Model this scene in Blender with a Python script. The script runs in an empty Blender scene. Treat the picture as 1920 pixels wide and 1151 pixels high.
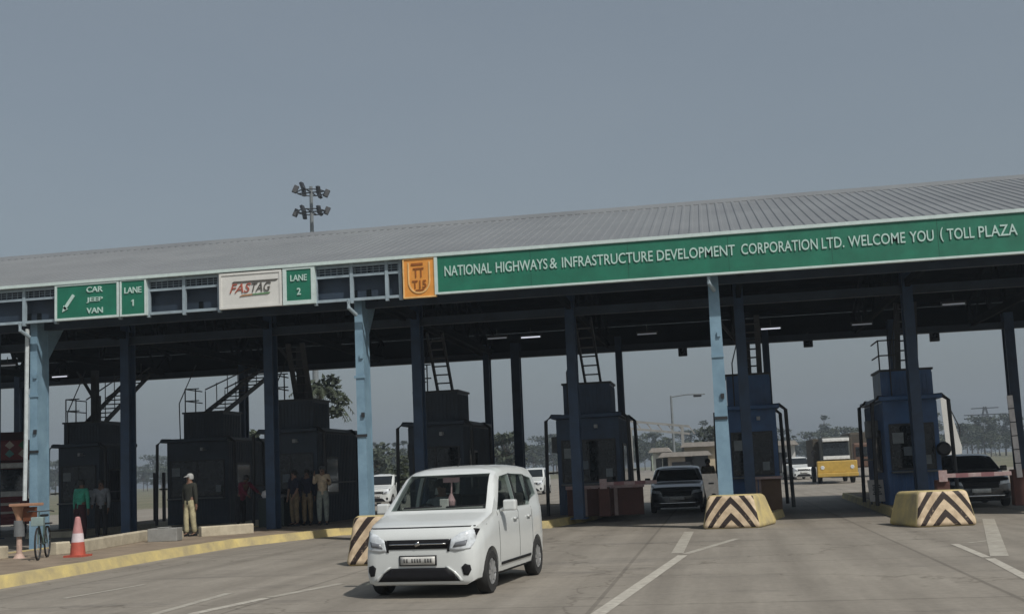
import bpy, bmesh, math, random
from mathutils import Vector, Matrix
from mathutils.bvhtree import BVHTree
random.seed(7)
sc = bpy.context.scene
COL = sc.collection
R = math.radians

# ------------------------------------------------------------------ camera
F, PSI, CAMH = 2160.0, R(9.8), 1.6
_p = math.atan(F / 20000.0); _a = math.atan(.043)
PPX, PPY = 960.0, 881.0 - F * math.tan(_p) / math.cos(_a)
_fw = Vector((-math.sin(PSI) * math.cos(_p), math.cos(PSI) * math.cos(_p), math.sin(_p)))
_r0 = Vector((math.cos(PSI), math.sin(PSI), 0)); _u0 = _r0.cross(_fw)
_rt = _r0 * math.cos(_a) - _u0 * math.sin(_a); _up = _u0 * math.cos(_a) + _r0 * math.sin(_a)
CAM = Vector((0, 0, CAMH))
cd = bpy.data.cameras.new('camera'); cam = bpy.data.objects.new('camera', cd); COL.objects.link(cam)
cam.matrix_world = Matrix(((_rt.x, _up.x, -_fw.x, 0), (_rt.y, _up.y, -_fw.y, 0), (_rt.z, _up.z, -_fw.z, CAMH), (0, 0, 0, 1)))
cd.sensor_width = 36; cd.lens = F / 1920 * 36; cd.clip_end = 3000; cd.clip_start = .1
cd.shift_y = (PPY - 575.5) / 1920
sc.camera = cam

def at(px, py, Y=None, z=None):          # world point that stands on plane Y=.. or z=.. at a place measured in the photo
    d = _fw + _rt * ((px - PPX) / F) - _up * ((py - PPY) / F)
    t = Y / d.y if Y is not None else (z - CAMH) / d.z
    return CAM + d * t

# ------------------------------------------------------------------ materials
MATS = {}
def mat(name, col, rough=.6, metal=0, var=.12, scale=6., bump=0., col2=None, coat=0., emit=None, alpha=None, spec=.5):
    if name in MATS: return MATS[name]
    m = bpy.data.materials.new(name); m.use_nodes = True; nt = m.node_tree; n = nt.nodes; l = nt.links
    b = n['Principled BSDF']; b.inputs['Roughness'].default_value = rough; b.inputs['Metallic'].default_value = metal
    b.inputs['Specular IOR Level'].default_value = spec
    if coat: b.inputs['Coat Weight'].default_value = coat; b.inputs['Coat Roughness'].default_value = .05
    c = tuple(col) + (1,)
    tc = n.new('ShaderNodeTexCoord'); no = n.new('ShaderNodeTexNoise'); no.inputs['Scale'].default_value = scale
    no.inputs['Detail'].default_value = 6; no.inputs['Roughness'].default_value = .65
    l.new(tc.outputs['Object'], no.inputs['Vector'])
    rp = n.new('ShaderNodeValToRGB'); rp.color_ramp.elements[0].position = .3; rp.color_ramp.elements[1].position = .7
    d = col2 if col2 else tuple(x * (1 - 2 * var) for x in col)
    rp.color_ramp.elements[0].color = tuple(d) + (1,)
    rp.color_ramp.elements[1].color = c if col2 else tuple(min(1, x * (1 + var)) for x in col) + (1,)
    l.new(no.outputs['Fac'], rp.inputs['Fac']); l.new(rp.outputs['Color'], b.inputs['Base Color'])
    if bump:
        bp = n.new('ShaderNodeBump'); bp.inputs['Strength'].default_value = bump; bp.inputs['Distance'].default_value = .02
        n2 = n.new('ShaderNodeTexNoise'); n2.inputs['Scale'].default_value = scale * 6; n2.inputs['Detail'].default_value = 4
        l.new(tc.outputs['Object'], n2.inputs['Vector']); l.new(n2.outputs['Fac'], bp.inputs['Height']); l.new(bp.outputs['Normal'], b.inputs['Normal'])
    if emit: b.inputs['Emission Color'].default_value = c; b.inputs['Emission Strength'].default_value = emit
    MATS[name] = m
    return m

M_paint = mat('pale_blue_paint', (.205, .325, .42), .5, var=.12, scale=2.2, bump=.15, col2=(.135, .225, .305))
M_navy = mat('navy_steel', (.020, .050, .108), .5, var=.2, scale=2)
M_cabblue = mat('blue_sheet', (.030, .100, .255), .45, var=.2, scale=1.5)
M_dark = mat('dark_steel', (.018, .02, .024), .55, var=.2)
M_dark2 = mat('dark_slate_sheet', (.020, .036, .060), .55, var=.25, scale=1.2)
M_under = mat('shade_dark_roof_underside', (.006, .0085, .010), 1.0, var=.3, scale=.8, spec=.05)  # near-black colour carries the deep shade under the canopy
M_rail = mat('fascia_rail_paint', (.28, .35, .40), .5, var=.12, scale=4)
M_white = mat('white_board', (.62, .62, .60), .5, var=.05, scale=3)
M_green = mat('sign_green', (.010, .150, .092), .5, var=.12, scale=2)
M_letter = mat('letter_white', (.44, .60, .56), .5, var=.05)
M_frame = mat('sign_frame_white', (.52, .62, .61), .5, var=.06)
M_orange = mat('sign_orange', (.68, .29, .055), .5, var=.08)
M_brown = mat('emblem_brown', (.28, .085, .01), .6)
M_cream = mat('emblem_cream', (.75, .48, .2), .6)
M_roofsheet = mat('roof_sheet', (.195, .206, .215), .5, metal=.0, var=.1, scale=.35, col2=(.145, .153, .162))
M_glass = mat('dark_glass', (.012, .015, .017), .06, var=.1)
M_tyre = mat('tyre_rubber', (.018, .018, .018), .85)
M_rim = mat('rim_alloy', (.42, .43, .44), .35, metal=.6)
M_plast = mat('black_plastic', (.010, .010, .012), .6, spec=.2)
M_chrome = mat('chrome', (.6, .6, .6), .15, metal=1)
M_lamp = mat('lamp_glass', (.62, .66, .70), .12, coat=1, var=.14, scale=14)
M_carwhite = mat('white_car_paint', (.585, .61, .61), .30, coat=.6, var=.015)
M_carblack = mat('black_car_paint', (.012, .013, .015), .25, coat=.8, var=.05)
M_cargrey = mat('dark_grey_car_paint', (.035, .038, .042), .3, coat=.8, var=.05)
M_plate = mat('number_plate', (.62, .62, .60), .5)
M_yellow = mat('yellow_kerb_paint', (.62, .50, .20), .8, scale=1.6, col2=(.30, .255, .165), bump=.3)
M_kerbwhite = mat('worn_white_kerb', (.52, .47, .36), .85, scale=3, col2=(.33, .29, .22), bump=.3)
M_soil = mat('dusty_island_top', (.28, .225, .165), .95, scale=1.2, col2=(.15, .115, .085), bump=.5)
M_conc = mat('grey_concrete', (.24, .24, .23), .9, scale=4, bump=.3)
M_brick = mat('dull_red_panel', (.075, .028, .022), .8, scale=5)
M_browncr = mat('brown_panel', (.10, .06, .035), .8, scale=5)
M_pink = mat('faded_red_white_bar', (.40, .33, .33), .6, scale=9, col2=(.28, .17, .17))
M_cone = mat('cone_red', (.42, .085, .055), .6)
M_band = mat('cone_white_band', (.62, .55, .58), .5)
M_skin = mat('skin', (.16, .085, .055), .6)
M_skin2 = mat('skin_light', (.24, .14, .10), .6)
M_hair = mat('hair', (.008, .007, .006), .6)
M_tree1 = mat('foliage_dark', (.048, .062, .040), .8, scale=.7, col2=(.028, .038, .026))
M_tree2 = mat('foliage_mid', (.062, .078, .044), .8, scale=.7, col2=(.036, .047, .028))
M_trunk = mat('bark', (.09, .07, .05), .9)
M_tube = mat('lit_tube', (.85, .88, 1.0), .5, var=0, emit=.75)
M_tubedim = mat('dim_tube', (.7, .75, .85), .5, var=0, emit=.10)
M_yel = mat('truck_yellow', (.46, .30, .06), .6, scale=3)
M_red = mat('truck_red', (.17, .012, .018), .5, scale=3)

def cloth(name, c): return mat('cloth_' + name, c, .9, var=.2, scale=9, bump=.2)

# ------------------------------------------------------------------ mesh helpers
class MB:
    def __init__(s): s.v = []; s.f = []
    def add(s, vs, fs):
        o = len(s.v); s.v += [tuple(v) for v in vs]; s.f += [tuple(i + o for i in f) for f in fs]; return s
    def box(s, x0, x1, y0, y1, z0, z1):
        return s.add([(x0, y0, z0), (x1, y0, z0), (x1, y1, z0), (x0, y1, z0), (x0, y0, z1), (x1, y0, z1), (x1, y1, z1), (x0, y1, z1)],
                     [(3, 2, 1, 0), (4, 5, 6, 7), (0, 1, 5, 4), (1, 2, 6, 5), (2, 3, 7, 6), (3, 0, 4, 7)])
    def beam(s, p, q, w, h=None):
        p, q = Vector(p), Vector(q); h = h or w; d = (q - p).normalized()
        a = Vector((0, 0, 1)) if abs(d.z) < .9 else Vector((1, 0, 0))
        x = d.cross(a).normalized() * w / 2; y = x.normalized().cross(d).normalized() * h / 2
        vs = [p - x - y, p + x - y, p + x + y, p - x + y, q - x - y, q + x - y, q + x + y, q - x + y]
        return s.add(vs, [(0, 1, 2, 3), (7, 6, 5, 4), (0, 4, 5, 1), (1, 5, 6, 2), (2, 6, 7, 3), (3, 7, 4, 0)])
    def tube(s, pts, r, n=8, r2=None):
        pts = [Vector(p) for p in pts]; rings = []
        for i, p in enumerate(pts):
            d = (pts[min(i + 1, len(pts) - 1)] - pts[max(i - 1, 0)]).normalized()
            a = Vector((0, 0, 1)) if abs(d.z) < .9 else Vector((1, 0, 0))
            x = d.cross(a).normalized(); y = x.cross(d)
            rr = r if r2 is None else r + (r2 - r) * i / max(1, len(pts) - 1)
            rings.append([p + (x * math.cos(t) + y * math.sin(t)) * rr for t in [2 * math.pi * k / n for k in range(n)]])
        vs = [v for g in rings for v in g]; fs = []
        for i in range(len(pts) - 1):
            for k in range(n):
                fs.append((i * n + k, i * n + (k + 1) % n, (i + 1) * n + (k + 1) % n, (i + 1) * n + k))
        fs.append(tuple(range(n))[::-1]); fs.append(tuple((len(pts) - 1) * n + k for k in range(n)))
        return s.add(vs, fs)
    def lathe(s, prof, c=(0, 0, 0), axis='z', n=20):
        vs = []; fs = []
        for (r, h) in prof:
            for k in range(n):
                t = 2 * math.pi * k / n; a, b = r * math.cos(t), r * math.sin(t)
                v = {'z': (a, b, h), 'y': (a, h, b), 'x': (h, a, b)}[axis]
                vs.append((v[0] + c[0], v[1] + c[1], v[2] + c[2]))
        for i in range(len(prof) - 1):
            for k in range(n): fs.append((i * n + k, i * n + (k + 1) % n, (i + 1) * n + (k + 1) % n, (i + 1) * n + k))
        if prof[0] != prof[-1]: fs.append(tuple(range(n))[::-1]); fs.append(tuple((len(prof) - 1) * n + k for k in range(n)))
        return s.add(vs, fs)
    def prism(s, poly, fn, a, b):      # poly 2d, fn(u,v,w)->xyz
        n = len(poly); vs = [fn(u, v, a) for u, v in poly] + [fn(u, v, b) for u, v in poly]
        return s.add(vs, [tuple(range(n))[::-1], tuple(range(n, 2 * n))] + [(k, (k + 1) % n, n + (k + 1) % n, n + k) for k in range(n)])
    def build(s, name, m, parent=None, bevel=0, smooth=False):
        me = bpy.data.meshes.new(name); me.from_pydata(s.v, [], s.f); me.validate()
        bm = bmesh.new(); bm.from_mesh(me); bmesh.ops.recalc_face_normals(bm, faces=bm.faces); bm.to_mesh(me); bm.free()
        return link(name, me, m, parent, bevel, smooth)
def link(name, me, m, parent=None, bevel=0, smooth=False):
    o = bpy.data.objects.new(name, me); COL.objects.link(o)
    if m: me.materials.clear(); me.materials.append(m)
    if smooth:
        for p in me.polygons: p.use_smooth = True
        me.set_sharp_from_angle(angle=R(38))
    if bevel:
        b = o.modifiers.new('b', 'BEVEL'); b.width = bevel; b.segments = 2; b.limit_method = 'ANGLE'; b.angle_limit = R(40)
    if parent: o.parent = parent
    return o
def tag(o, label=None, cat=None, group=None, kind=None):
    if label: o['label'] = label
    if cat: o['category'] = cat
    if group: o['group'] = group
    if kind: o['kind'] = kind
    return o
def thing(name, label, cat, loc=(0, 0, 0), rz=0, group=None):
    o = bpy.data.objects.new(name, None); COL.objects.link(o); o.location = loc; o.rotation_euler = (0, 0, rz)
    return tag(o, label, cat, group)
def dup(o, loc=None, rz=None, label=None, parent=None, scale=None):
    c = o.copy(); COL.objects.link(c)
    if parent: c.parent = parent
    for ch in list(o.children): dup(ch, parent=c)
    if loc is not None: c.location = loc
    if rz is not None: c.rotation_euler = (0, 0, rz)
    if scale: c.scale = scale
    if label: c['label'] = label
    return c
def text_mesh(txt, x0, x1, z0, z1, y, shear=0., bold=.012, ztop=None):     # letters fitted to a box on a plane facing -Y
    cu = bpy.data.curves.new('t', 'FONT'); cu.body = txt; cu.size = 1; cu.offset = bold; cu.extrude = .015; cu.shear = shear
    cu.resolution_u = 3
    o = bpy.data.objects.new('t', cu); COL.objects.link(o)
    dg = bpy.context.evaluated_depsgraph_get(); dg.update()
    me = bpy.data.meshes.new_from_object(o.evaluated_get(dg)); bpy.data.objects.remove(o)
    xs = [v.co.x for v in me.vertices]; ys = [v.co.y for v in me.vertices]
    ax, bx, ay, by = min(xs), max(xs), min(ys), max(ys)
    vs = [(x0 + (v.co.x - ax) / (bx - ax) * (x1 - x0), y - v.co.z, z0 + (v.co.y - ay) / (by - ay) * (z1 - z0)) for v in me.vertices]
    fs = [tuple(p.vertices) for p in me.polygons]; bpy.data.meshes.remove(me)
    return vs, fs
def add_text(mb, *a, **k):
    vs, fs = text_mesh(*a, **k); mb.add(vs, fs)

# ------------------------------------------------------------------ ground, roads
def road_material():
    m = bpy.data.materials.new('worn_concrete_road'); m.use_nodes = True; nt = m.node_tree; n = nt.nodes; l = nt.links; b = n['Principled BSDF']
    b.inputs['Roughness'].default_value = .85
    tc = n.new('ShaderNodeTexCoord')
    def noise(sx, sy, sc_, det=6, rough=.6):
        mp = n.new('ShaderNodeMapping'); mp.inputs['Scale'].default_value = (sx, sy, 1); l.new(tc.outputs['Object'], mp.inputs['Vector'])
        t = n.new('ShaderNodeTexNoise'); t.inputs['Scale'].default_value = sc_; t.inputs['Detail'].default_value = det; t.inputs['Roughness'].default_value = rough
        l.new(mp.outputs['Vector'], t.inputs['Vector']); return t.outputs['Fac']
    def ramp(f, a, b_, ca, cb):
        r = n.new('ShaderNodeValToRGB'); r.color_ramp.elements[0].position = a; r.color_ramp.elements[1].position = b_
        r.color_ramp.elements[0].color = ca + (1,); r.color_ramp.elements[1].color = cb + (1,); l.new(f, r.inputs['Fac']); return r.outputs['Color']
    def mul(a, b_, f=1.):
        x = n.new('ShaderNodeMixRGB'); x.blend_type = 'MULTIPLY'; x.inputs['Fac'].default_value = f; l.new(a, x.inputs['Color1']); l.new(b_, x.inputs['Color2']); return x.outputs['Color']
    base = ramp(noise(1, 1, .35), .3, .7, (.235, .212, .180), (.300, .272, .232))
    fine = ramp(noise(1, 1, 9), .3, .75, (.85, .85, .85), (1.08, 1.08, 1.08))
    streak = ramp(noise(1.2, .08, 1.0, 5, .7), .28, .6, (.66, .65, .64), (1, 1, 1))
    stain = ramp(noise(.35, 1.1, .9, 5, .7), .30, .46, (.66, .66, .68), (1, 1, 1))
    c = mul(mul(mul(base, fine), streak, .75), stain, .8)
    br = n.new('ShaderNodeTexBrick'); br.offset = 0; br.inputs['Scale'].default_value = 1
    br.inputs['Brick Width'].default_value = 4.6; br.inputs['Row Height'].default_value = 5.2; br.inputs['Mortar Size'].default_value = .035; br.inputs['Mortar Smooth'].default_value = .3
    br.inputs['Color1'].default_value = (1, 1, 1, 1); br.inputs['Color2'].default_value = (.93, .93, .93, 1); br.inputs['Mortar'].default_value = (.62, .61, .6, 1)
    mp = n.new('ShaderNodeMapping'); mp.inputs['Location'].default_value = (1.5, 2.1, 0); l.new(tc.outputs['Object'], mp.inputs['Vector']); l.new(mp.outputs['Vector'], br.inputs['Vector'])
    c = mul(c, br.outputs['Color'], .8)
    vo = n.new('ShaderNodeTexVoronoi'); vo.feature = 'DISTANCE_TO_EDGE'; vo.inputs['Scale'].default_value = .16
    nz = n.new('ShaderNodeTexNoise'); nz.inputs['Scale'].default_value = .9; nz.inputs['Detail'].default_value = 6; l.new(tc.outputs['Object'], nz.inputs['Vector'])
    vm = n.new('ShaderNodeVectorMath'); vm.operation = 'MULTIPLY_ADD'; l.new(nz.outputs['Color'], vm.inputs[0]); vm.inputs[1].default_value = (2.6, 2.6, 0); l.new(tc.outputs['Object'], vm.inputs[2]); l.new(vm.outputs[0], vo.inputs['Vector'])
    c = mul(c, ramp(vo.outputs['Distance'], .001, .006, (.55, .53, .5), (1, 1, 1)), .8)
    wv = n.new('ShaderNodeTexWave'); wv.wave_type = 'BANDS'; wv.bands_direction = 'X'; wv.inputs['Scale'].default_value = .335; wv.inputs['Distortion'].default_value = 6; wv.inputs['Detail'].default_value = 3; wv.inputs['Detail Scale'].default_value = .25
    mw = n.new('ShaderNodeMapping'); mw.inputs['Scale'].default_value = (1, .12, 1); l.new(tc.outputs['Object'], mw.inputs['Vector']); l.new(mw.outputs['Vector'], wv.inputs['Vector'])
    c = mul(c, ramp(wv.outputs['Fac'], .05, .5, (.86, .855, .85), (1.03, 1.03, 1.03)), .6)
    dr = n.new('ShaderNodeTexVoronoi'); dr.inputs['Scale'].default_value = 1.1; l.new(tc.outputs['Object'], dr.inputs['Vector'])
    c = mul(c, ramp(dr.outputs['Distance'], .05, .11, (.72, .71, .70), (1, 1, 1)), .7)
    l.new(c, b.inputs['Base Color'])
    bp = n.new('ShaderNodeBump'); bp.inputs['Strength'].default_value = .25; bp.inputs['Distance'].default_value = .01; l.new(noise(1, 1, 40), bp.inputs['Height']); l.new(bp.outputs['Normal'], b.inputs['Normal'])
    return m
M_road = road_material()
M_ground = mat('dry_ground', (.17, .15, .10), .95, scale=.08, col2=(.09, .10, .055), bump=.3)
M_mark = mat('worn_white_marking', (.50, .48, .42), .8, scale=7, col2=(.30, .27, .235))
M_mark2 = mat('faint_worn_marking', (.42, .40, .35), .8, scale=4, col2=(.26, .235, .2))

tag(MB().add([(-700, -60, 0), (700, -60, 0), (700, 700, 0), (-700, 700, 0)], [(0, 1, 2, 3)]).build('ground', M_ground), kind='structure')
tag(MB().add([(-45, -50, .004), (60, -50, .004), (45, 60, .004), (24, 110, .004), (16, 420, .004), (-16, 420, .004), (-26, 110, .004), (-45, 60, .004)],
             [tuple(range(8))]).build('road', M_road), kind='structure')

def g(px, py, z=0.): return at(px, py, z=z)
def strip(px0, px1, w, name='lane_marking', m=None, z=.008):
    a, b = g(*px0, z), g(*px1, z); d = (b - a).normalized(); s = Vector((-d.y, d.x, 0)) * w / 2
    o = MB().add([a - s, b - s, b + s, a + s], [(0, 1, 2, 3)]).build(name, m or M_mark); return tag(o, kind='structure')
strip((1100, 1165), (1280, 1040), .17)
strip((1284, 1038), (1382, 1009), .15, m=M_mark2)
strip((1270, 1036), (1292, 996), .22, m=M_mark2)
strip((1790, 1019), (1850, 1044), .13)
strip((1856, 1046), (1960, 1100), .14)
strip((1853, 972), (1874, 1042), .26, m=M_mark2)
strip((1815, 1017), (1858, 1012), .10, m=M_mark2)
strip((262, 1158), (430, 1111), .14, m=M_mark2)
strip((360, 1150), (500, 1120), .16)
strip((505, 1119), (640, 1093), .16, m=M_mark2)
strip((120, 1121), (270, 1095), .10, m=M_mark2)

# islands : outlines in world metres, raised with a kerb face and a dusty top
def island(name, poly, z, m_top, m_kerb, kw=.16, slope=.05):
    n = len(poly); area = sum(poly[i][0] * poly[(i + 1) % n][1] - poly[(i + 1) % n][0] * poly[i][1] for i in range(n))
    if area < 0: poly = poly[::-1]
    def inset(d):
        out = []
        for i in range(n):
            p0, p1, p2 = Vector(poly[i - 1]), Vector(poly[i]), Vector(poly[(i + 1) % n])
            a = (p1 - p0).normalized(); b = (p2 - p1).normalized(); na = Vector((-a.y, a.x)); nb = Vector((-b.y, b.x))
            k = (na + nb); k = k / max(.3, (1 + na.dot(nb))); out.append(p1 + k * d)
        return out
    o0, o1, o2 = inset(0), inset(slope), inset(slope + kw)
    mb = MB(); vs = [(p.x, p.y, 0) for p in o0] + [(p.x, p.y, z) for p in o1] + [(p.x, p.y, z) for p in o2] + [(p.x, p.y, z - .03) for p in o2]
    fs = []
    for i in range(n):
        j = (i + 1) % n
        for k in range(3): fs.append((k * n + i, k * n + j, (k + 1) * n + j, (k + 1) * n + i))
    k = tag(mb.add(vs, fs).build('kerb', m_kerb), kind='structure')
    t = tag(MB().add([(p.x, p.y, z - .02) for p in o2], [tuple(range(n))]).build(name, m_top), kind='structure')
island('traffic_island', [(-11.8, 8), (-11.85, 17.6), (-11.92, 23.4), (-11.75, 27.2), (-10.44, 31.1), (-9.3, 31.15), (-4.56, 31.05), (-3.75, 34.9), (-3.3, 46), (-13.8, 46), (-14.2, 35.2), (-16.9, 33.8), (-16.55, 27.5), (-16.4, 8)], .2, M_soil, M_yellow, .2, .07)
island('traffic_island', [(-17.4, 36), (-16.4, 36), (-16.4, 47), (-18.6, 47), (-18.6, 36)], .2, M_soil, M_kerbwhite)
island('traffic_island', [(-23.1, 35.8), (-21.0, 35.8), (-21.0, 47), (-23.1, 47)], .2, M_soil, M_kerbwhite)
island('traffic_island', [(-.25, 29.2), (1.0, 29.2), (1.75, 33), (2.0, 47), (.1, 47)], .2, M_soil, M_yellow)
island('traffic_island', [(4.2, 27.4), (5.25, 27.4), (6.2, 32), (6.5, 46), (4.6, 46)], .2, M_soil, M_yellow)

# low worn white kerb blocks along the far edge of the median
k = 0
for (px0, py0, px1, py1, lab) in [(-30, 1052, 16, 1046, 'short worn white kerb block at the left edge of the photo'), (106, 1040, 132, 1037, 'small cream kerb block just left of the traffic cone'),
        (152, 1036, 283, 1012, 'long cream kerb stretch between the traffic cone and the grey concrete block'), (378, 1006, 476, 999, 'pale kerb stretch right of the man in cream trousers')]:
    a, b = g(px0, py0, .18), g(px1, py1, .18); d = (b - a).normalized(); s = Vector((-d.y, d.x, 0)); L = (b - a).length
    o = MB().prism([(0, .0), (0, .24), (.02, .27), (.2, .27), (.22, .24), (.22, 0)], lambda u, v, w, a=a, d=d, s=s: (a + d * w + s * u + Vector((0, 0, v))), 0, L).build('kerb_block', M_kerbwhite, bevel=.01)
    tag(o, lab, 'kerb', 'worn kerb blocks on the median')

# ------------------------------------------------------------------ toll canopy
canopy = thing('toll_canopy', 'long grey metal toll plaza canopy on pale blue and navy columns spanning all lanes', 'canopy')
Yf, Yr, YR = 27.85, 45.0, 36.5; ZB, ZT, ZR = 6.04, 7.04, 9.74
XL, XR = -36., 20.
XRL = at(49, 659, Y=Yr).x          # the rear slope stops here; the sky shows beyond it
def slope_sheet(name, y0, z0, y1, z1, xl=XL, xr=XR, cut=None):
    mb = MB(); prof = []; x = xl
    while x < xr:
        prof += [(x, 0), (x + .14, 0), (x + .165, .026), (x + .225, .026)]; x += .25
    prof.append((xr, 0))
    vs = []
    for (px, h) in prof:
        a = 0
        vs.append((px, y0, z0 + h))
        vs.append((px, y1 + (y0 - y1) * a, z1 + h + (z0 - z1) * a))
    fs = [(2 * i, 2 * i + 2, 2 * i + 3, 2 * i + 1) for i in range(len(prof) - 1)]
    return mb.add(vs, fs).build(name, M_roofsheet, canopy)
slope_sheet('front_roof_slope', Yf - .12, ZT, YR, ZR)
slope_sheet('rear_roof_slope', YR, ZR, Yr + .1, ZT, xl=XRL)
MB().prism([(-.35, -.13), (0, .04), (.35, -.13), (.35, -.10), (0, .09), (-.35, -.10)], lambda u, v, w: (w, YR + u, ZR + v + .02), XL, XR).build('ridge_cap', M_roofsheet, canopy)
# under lining of the roof (rear part stops short at the left end, where the sky shows)
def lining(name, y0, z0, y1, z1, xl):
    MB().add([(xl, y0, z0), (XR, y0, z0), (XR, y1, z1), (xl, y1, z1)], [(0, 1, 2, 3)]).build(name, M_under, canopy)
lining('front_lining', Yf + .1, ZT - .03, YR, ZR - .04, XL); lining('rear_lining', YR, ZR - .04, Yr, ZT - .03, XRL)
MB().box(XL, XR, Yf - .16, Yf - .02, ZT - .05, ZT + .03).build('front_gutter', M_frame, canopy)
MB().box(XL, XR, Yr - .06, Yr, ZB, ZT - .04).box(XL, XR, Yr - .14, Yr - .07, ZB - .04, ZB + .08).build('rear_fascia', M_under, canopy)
# open grid fascia
posts_px = [-150, -80, -20, 45, 105, 225, 278, 345, 411, 592, 660, 726, 752]
px_x = [at(p, 560, Y=Yf).x for p in posts_px]
Xg0, Xg1 = XL, at(757, 520, Y=Yf).x
MB().box(XL, XR, Yf, Yf + .08, ZB, ZB + .07).build('fascia_bottom_rail', M_rail, canopy)
MB().box(Xg0, Xg1, Yf + .01, Yf + .07, 6.66, 6.73).build('fascia_middle_rail', M_rail, canopy)
MB().box(Xg0, Xg1, Yf, Yf + .08, ZT - .13, ZT - .06).build('fascia_top_rail', M_rail, canopy)
xs = [x for x in [-35, -34, -33, -32, -31, -30, -29, -28, -27, -26, -25, -24, -23, -22] if x < px_x[0] - .5]
for x in xs + px_x: MB().box(x - .04, x + .04, Yf - .015, Yf + .085, ZB - .06, ZT - .05).build('fascia_post', M_rail, canopy)
mb = MB(); x = Xg0
while x < Xg1:
    mb.box(x, x + .012, Yf + .03, Yf + .05, 6.73, ZT - .13); x += .16
for z in (6.79, 6.85): mb.box(Xg0, Xg1, Yf + .03, Yf + .05, z, z + .012)
mb.build('fascia_mesh', M_rail, canopy)
MB().box(XL, XR, Yf + .22, Yf + .25, ZB + .03, ZT - .1).build('fascia_backing', M_dark2, canopy)
# columns
def hcol(x, y, z0, z1, w, d, m, name='column', taper=1., haunch=True):
    mb = MB(); t = .03
    for s in (-1, 1):
        ya = y + s * d / 2
        mb.add([(x - w / 2 * taper, ya - t, z0), (x + w / 2 * taper, ya - t, z0), (x + w / 2 * taper, ya + t, z0), (x - w / 2 * taper, ya + t, z0),
                (x - w / 2, ya - t, z1), (x + w / 2, ya - t, z1), (x + w / 2, ya + t, z1), (x - w / 2, ya + t, z1)],
               [(3, 2, 1, 0), (4, 5, 6, 7), (0, 1, 5, 4), (1, 2, 6, 5), (2, 3, 7, 6), (3, 0, 4, 7)])
    mb.add([(x - w * .46 * taper, y - d / 2 + t, z0), (x + w * .46 * taper, y - d / 2 + t, z0), (x + w * .46 * taper, y + d / 2 - t, z0), (x - w * .46 * taper, y + d / 2 - t, z0), (x - w * .46, y - d / 2 + t, z1), (x + w * .46, y - d / 2 + t, z1), (x + w * .46, y + d / 2 - t, z1), (x - w * .46, y + d / 2 - t, z1)], [(0, 1, 5, 4), (1, 2, 6, 5), (2, 3, 7, 6), (3, 0, 4, 7)]) if m is M_paint else mb.box(x - .02, x + .02, y - d / 2 + t, y + d / 2 - t, z0, z1)
    mb.box(x - w * .9, x + w * .9, y - d * .75, y + d * .75, z0, z0 + .03)
    if haunch:
        mb.prism([(0, 0), (.9, 0), (0, -1.1)], lambda u, v, q: (q, y + d / 2 + u, z1 + v), x - .05, x + .05)
    return mb.build(name, m, canopy)
FX = [-27.1, -18.0, -8.86, .16, 9.5]
for x in FX:
    hcol(x, 28.55, 0, ZB + .1, .25 if x > 0 else .2, .5, M_paint, taper=1.45 if x > 0 else 1.25)
    MB().tube([(x - .10, Yf - .05, ZB + .02), (x - .10, Yf - .05, ZB - .18), (x + .02, 28.05, ZB - .34)], .05, 8).build('downpipe', M_rail, canopy)
for x in FX[1:2]: MB().tube([(x - .13, 28.18, ZB - .1), (x - .15, 28.16, 3), (x - .17, 28.14, 1.35)], .055, 8).build('rainwater_pipe', mat('pipe_white', (.50, .55, .57), .5), canopy)
for x in FX:
    for z, m_ in ((2.6, M_dark), (4.1, M_paint)): MB().box(x - .15, x + .15, 28.24, 28.27, z, z + .07).build('clamp', m_, canopy); MB().box(x + .02, x + .10, 28.22, 28.26, z + .5, z + .62).build('junction_box', m_, canopy)
IX = [at(p, q, Y=32.8).x for p, q in [(241, 850), (511, 850), (788, 800), (1079, 800), (1398, 780), (1716, 760)]] + [-22.3, -27.0, -31.6]
for x in IX: hcol(x, 32.8, .15, 8.4, .26, .4, M_navy, taper=1.1)
for (p, q) in [(457, 740), (915, 730), (970, 740), (1162, 700), (1436, 660), (1673, 670), (1897, 700), (37, 780), (2000, 700)]:
    big = p in (970, 1897)
    hcol(at(p, q, Y=44.4).x, 44.4, .15, ZB + .5, .34 if big else .24, .4, M_navy, taper=1.0)
for x in FX + IX[:]:   # roof trusses above each column line
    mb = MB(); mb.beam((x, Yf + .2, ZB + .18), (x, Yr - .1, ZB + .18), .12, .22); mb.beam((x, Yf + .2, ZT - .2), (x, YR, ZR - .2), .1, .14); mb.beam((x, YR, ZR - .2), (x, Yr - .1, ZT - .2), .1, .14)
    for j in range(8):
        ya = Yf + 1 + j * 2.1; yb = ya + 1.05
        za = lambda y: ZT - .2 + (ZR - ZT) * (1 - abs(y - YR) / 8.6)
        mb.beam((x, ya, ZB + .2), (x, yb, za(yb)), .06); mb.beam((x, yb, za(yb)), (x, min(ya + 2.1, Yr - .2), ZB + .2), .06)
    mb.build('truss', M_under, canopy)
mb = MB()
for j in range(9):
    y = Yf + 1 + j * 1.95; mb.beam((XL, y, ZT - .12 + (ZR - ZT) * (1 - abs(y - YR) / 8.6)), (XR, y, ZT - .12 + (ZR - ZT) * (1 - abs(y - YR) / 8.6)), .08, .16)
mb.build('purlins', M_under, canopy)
mb = MB()
for y, z in ((28.7, ZB + .02), (32.8, ZB + .02), (44.3, ZB + .04)): mb.beam((XL, y, z), (XR, y, z), .16, .24)
mb.build('tie_beams', M_dark2, canopy)

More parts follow.
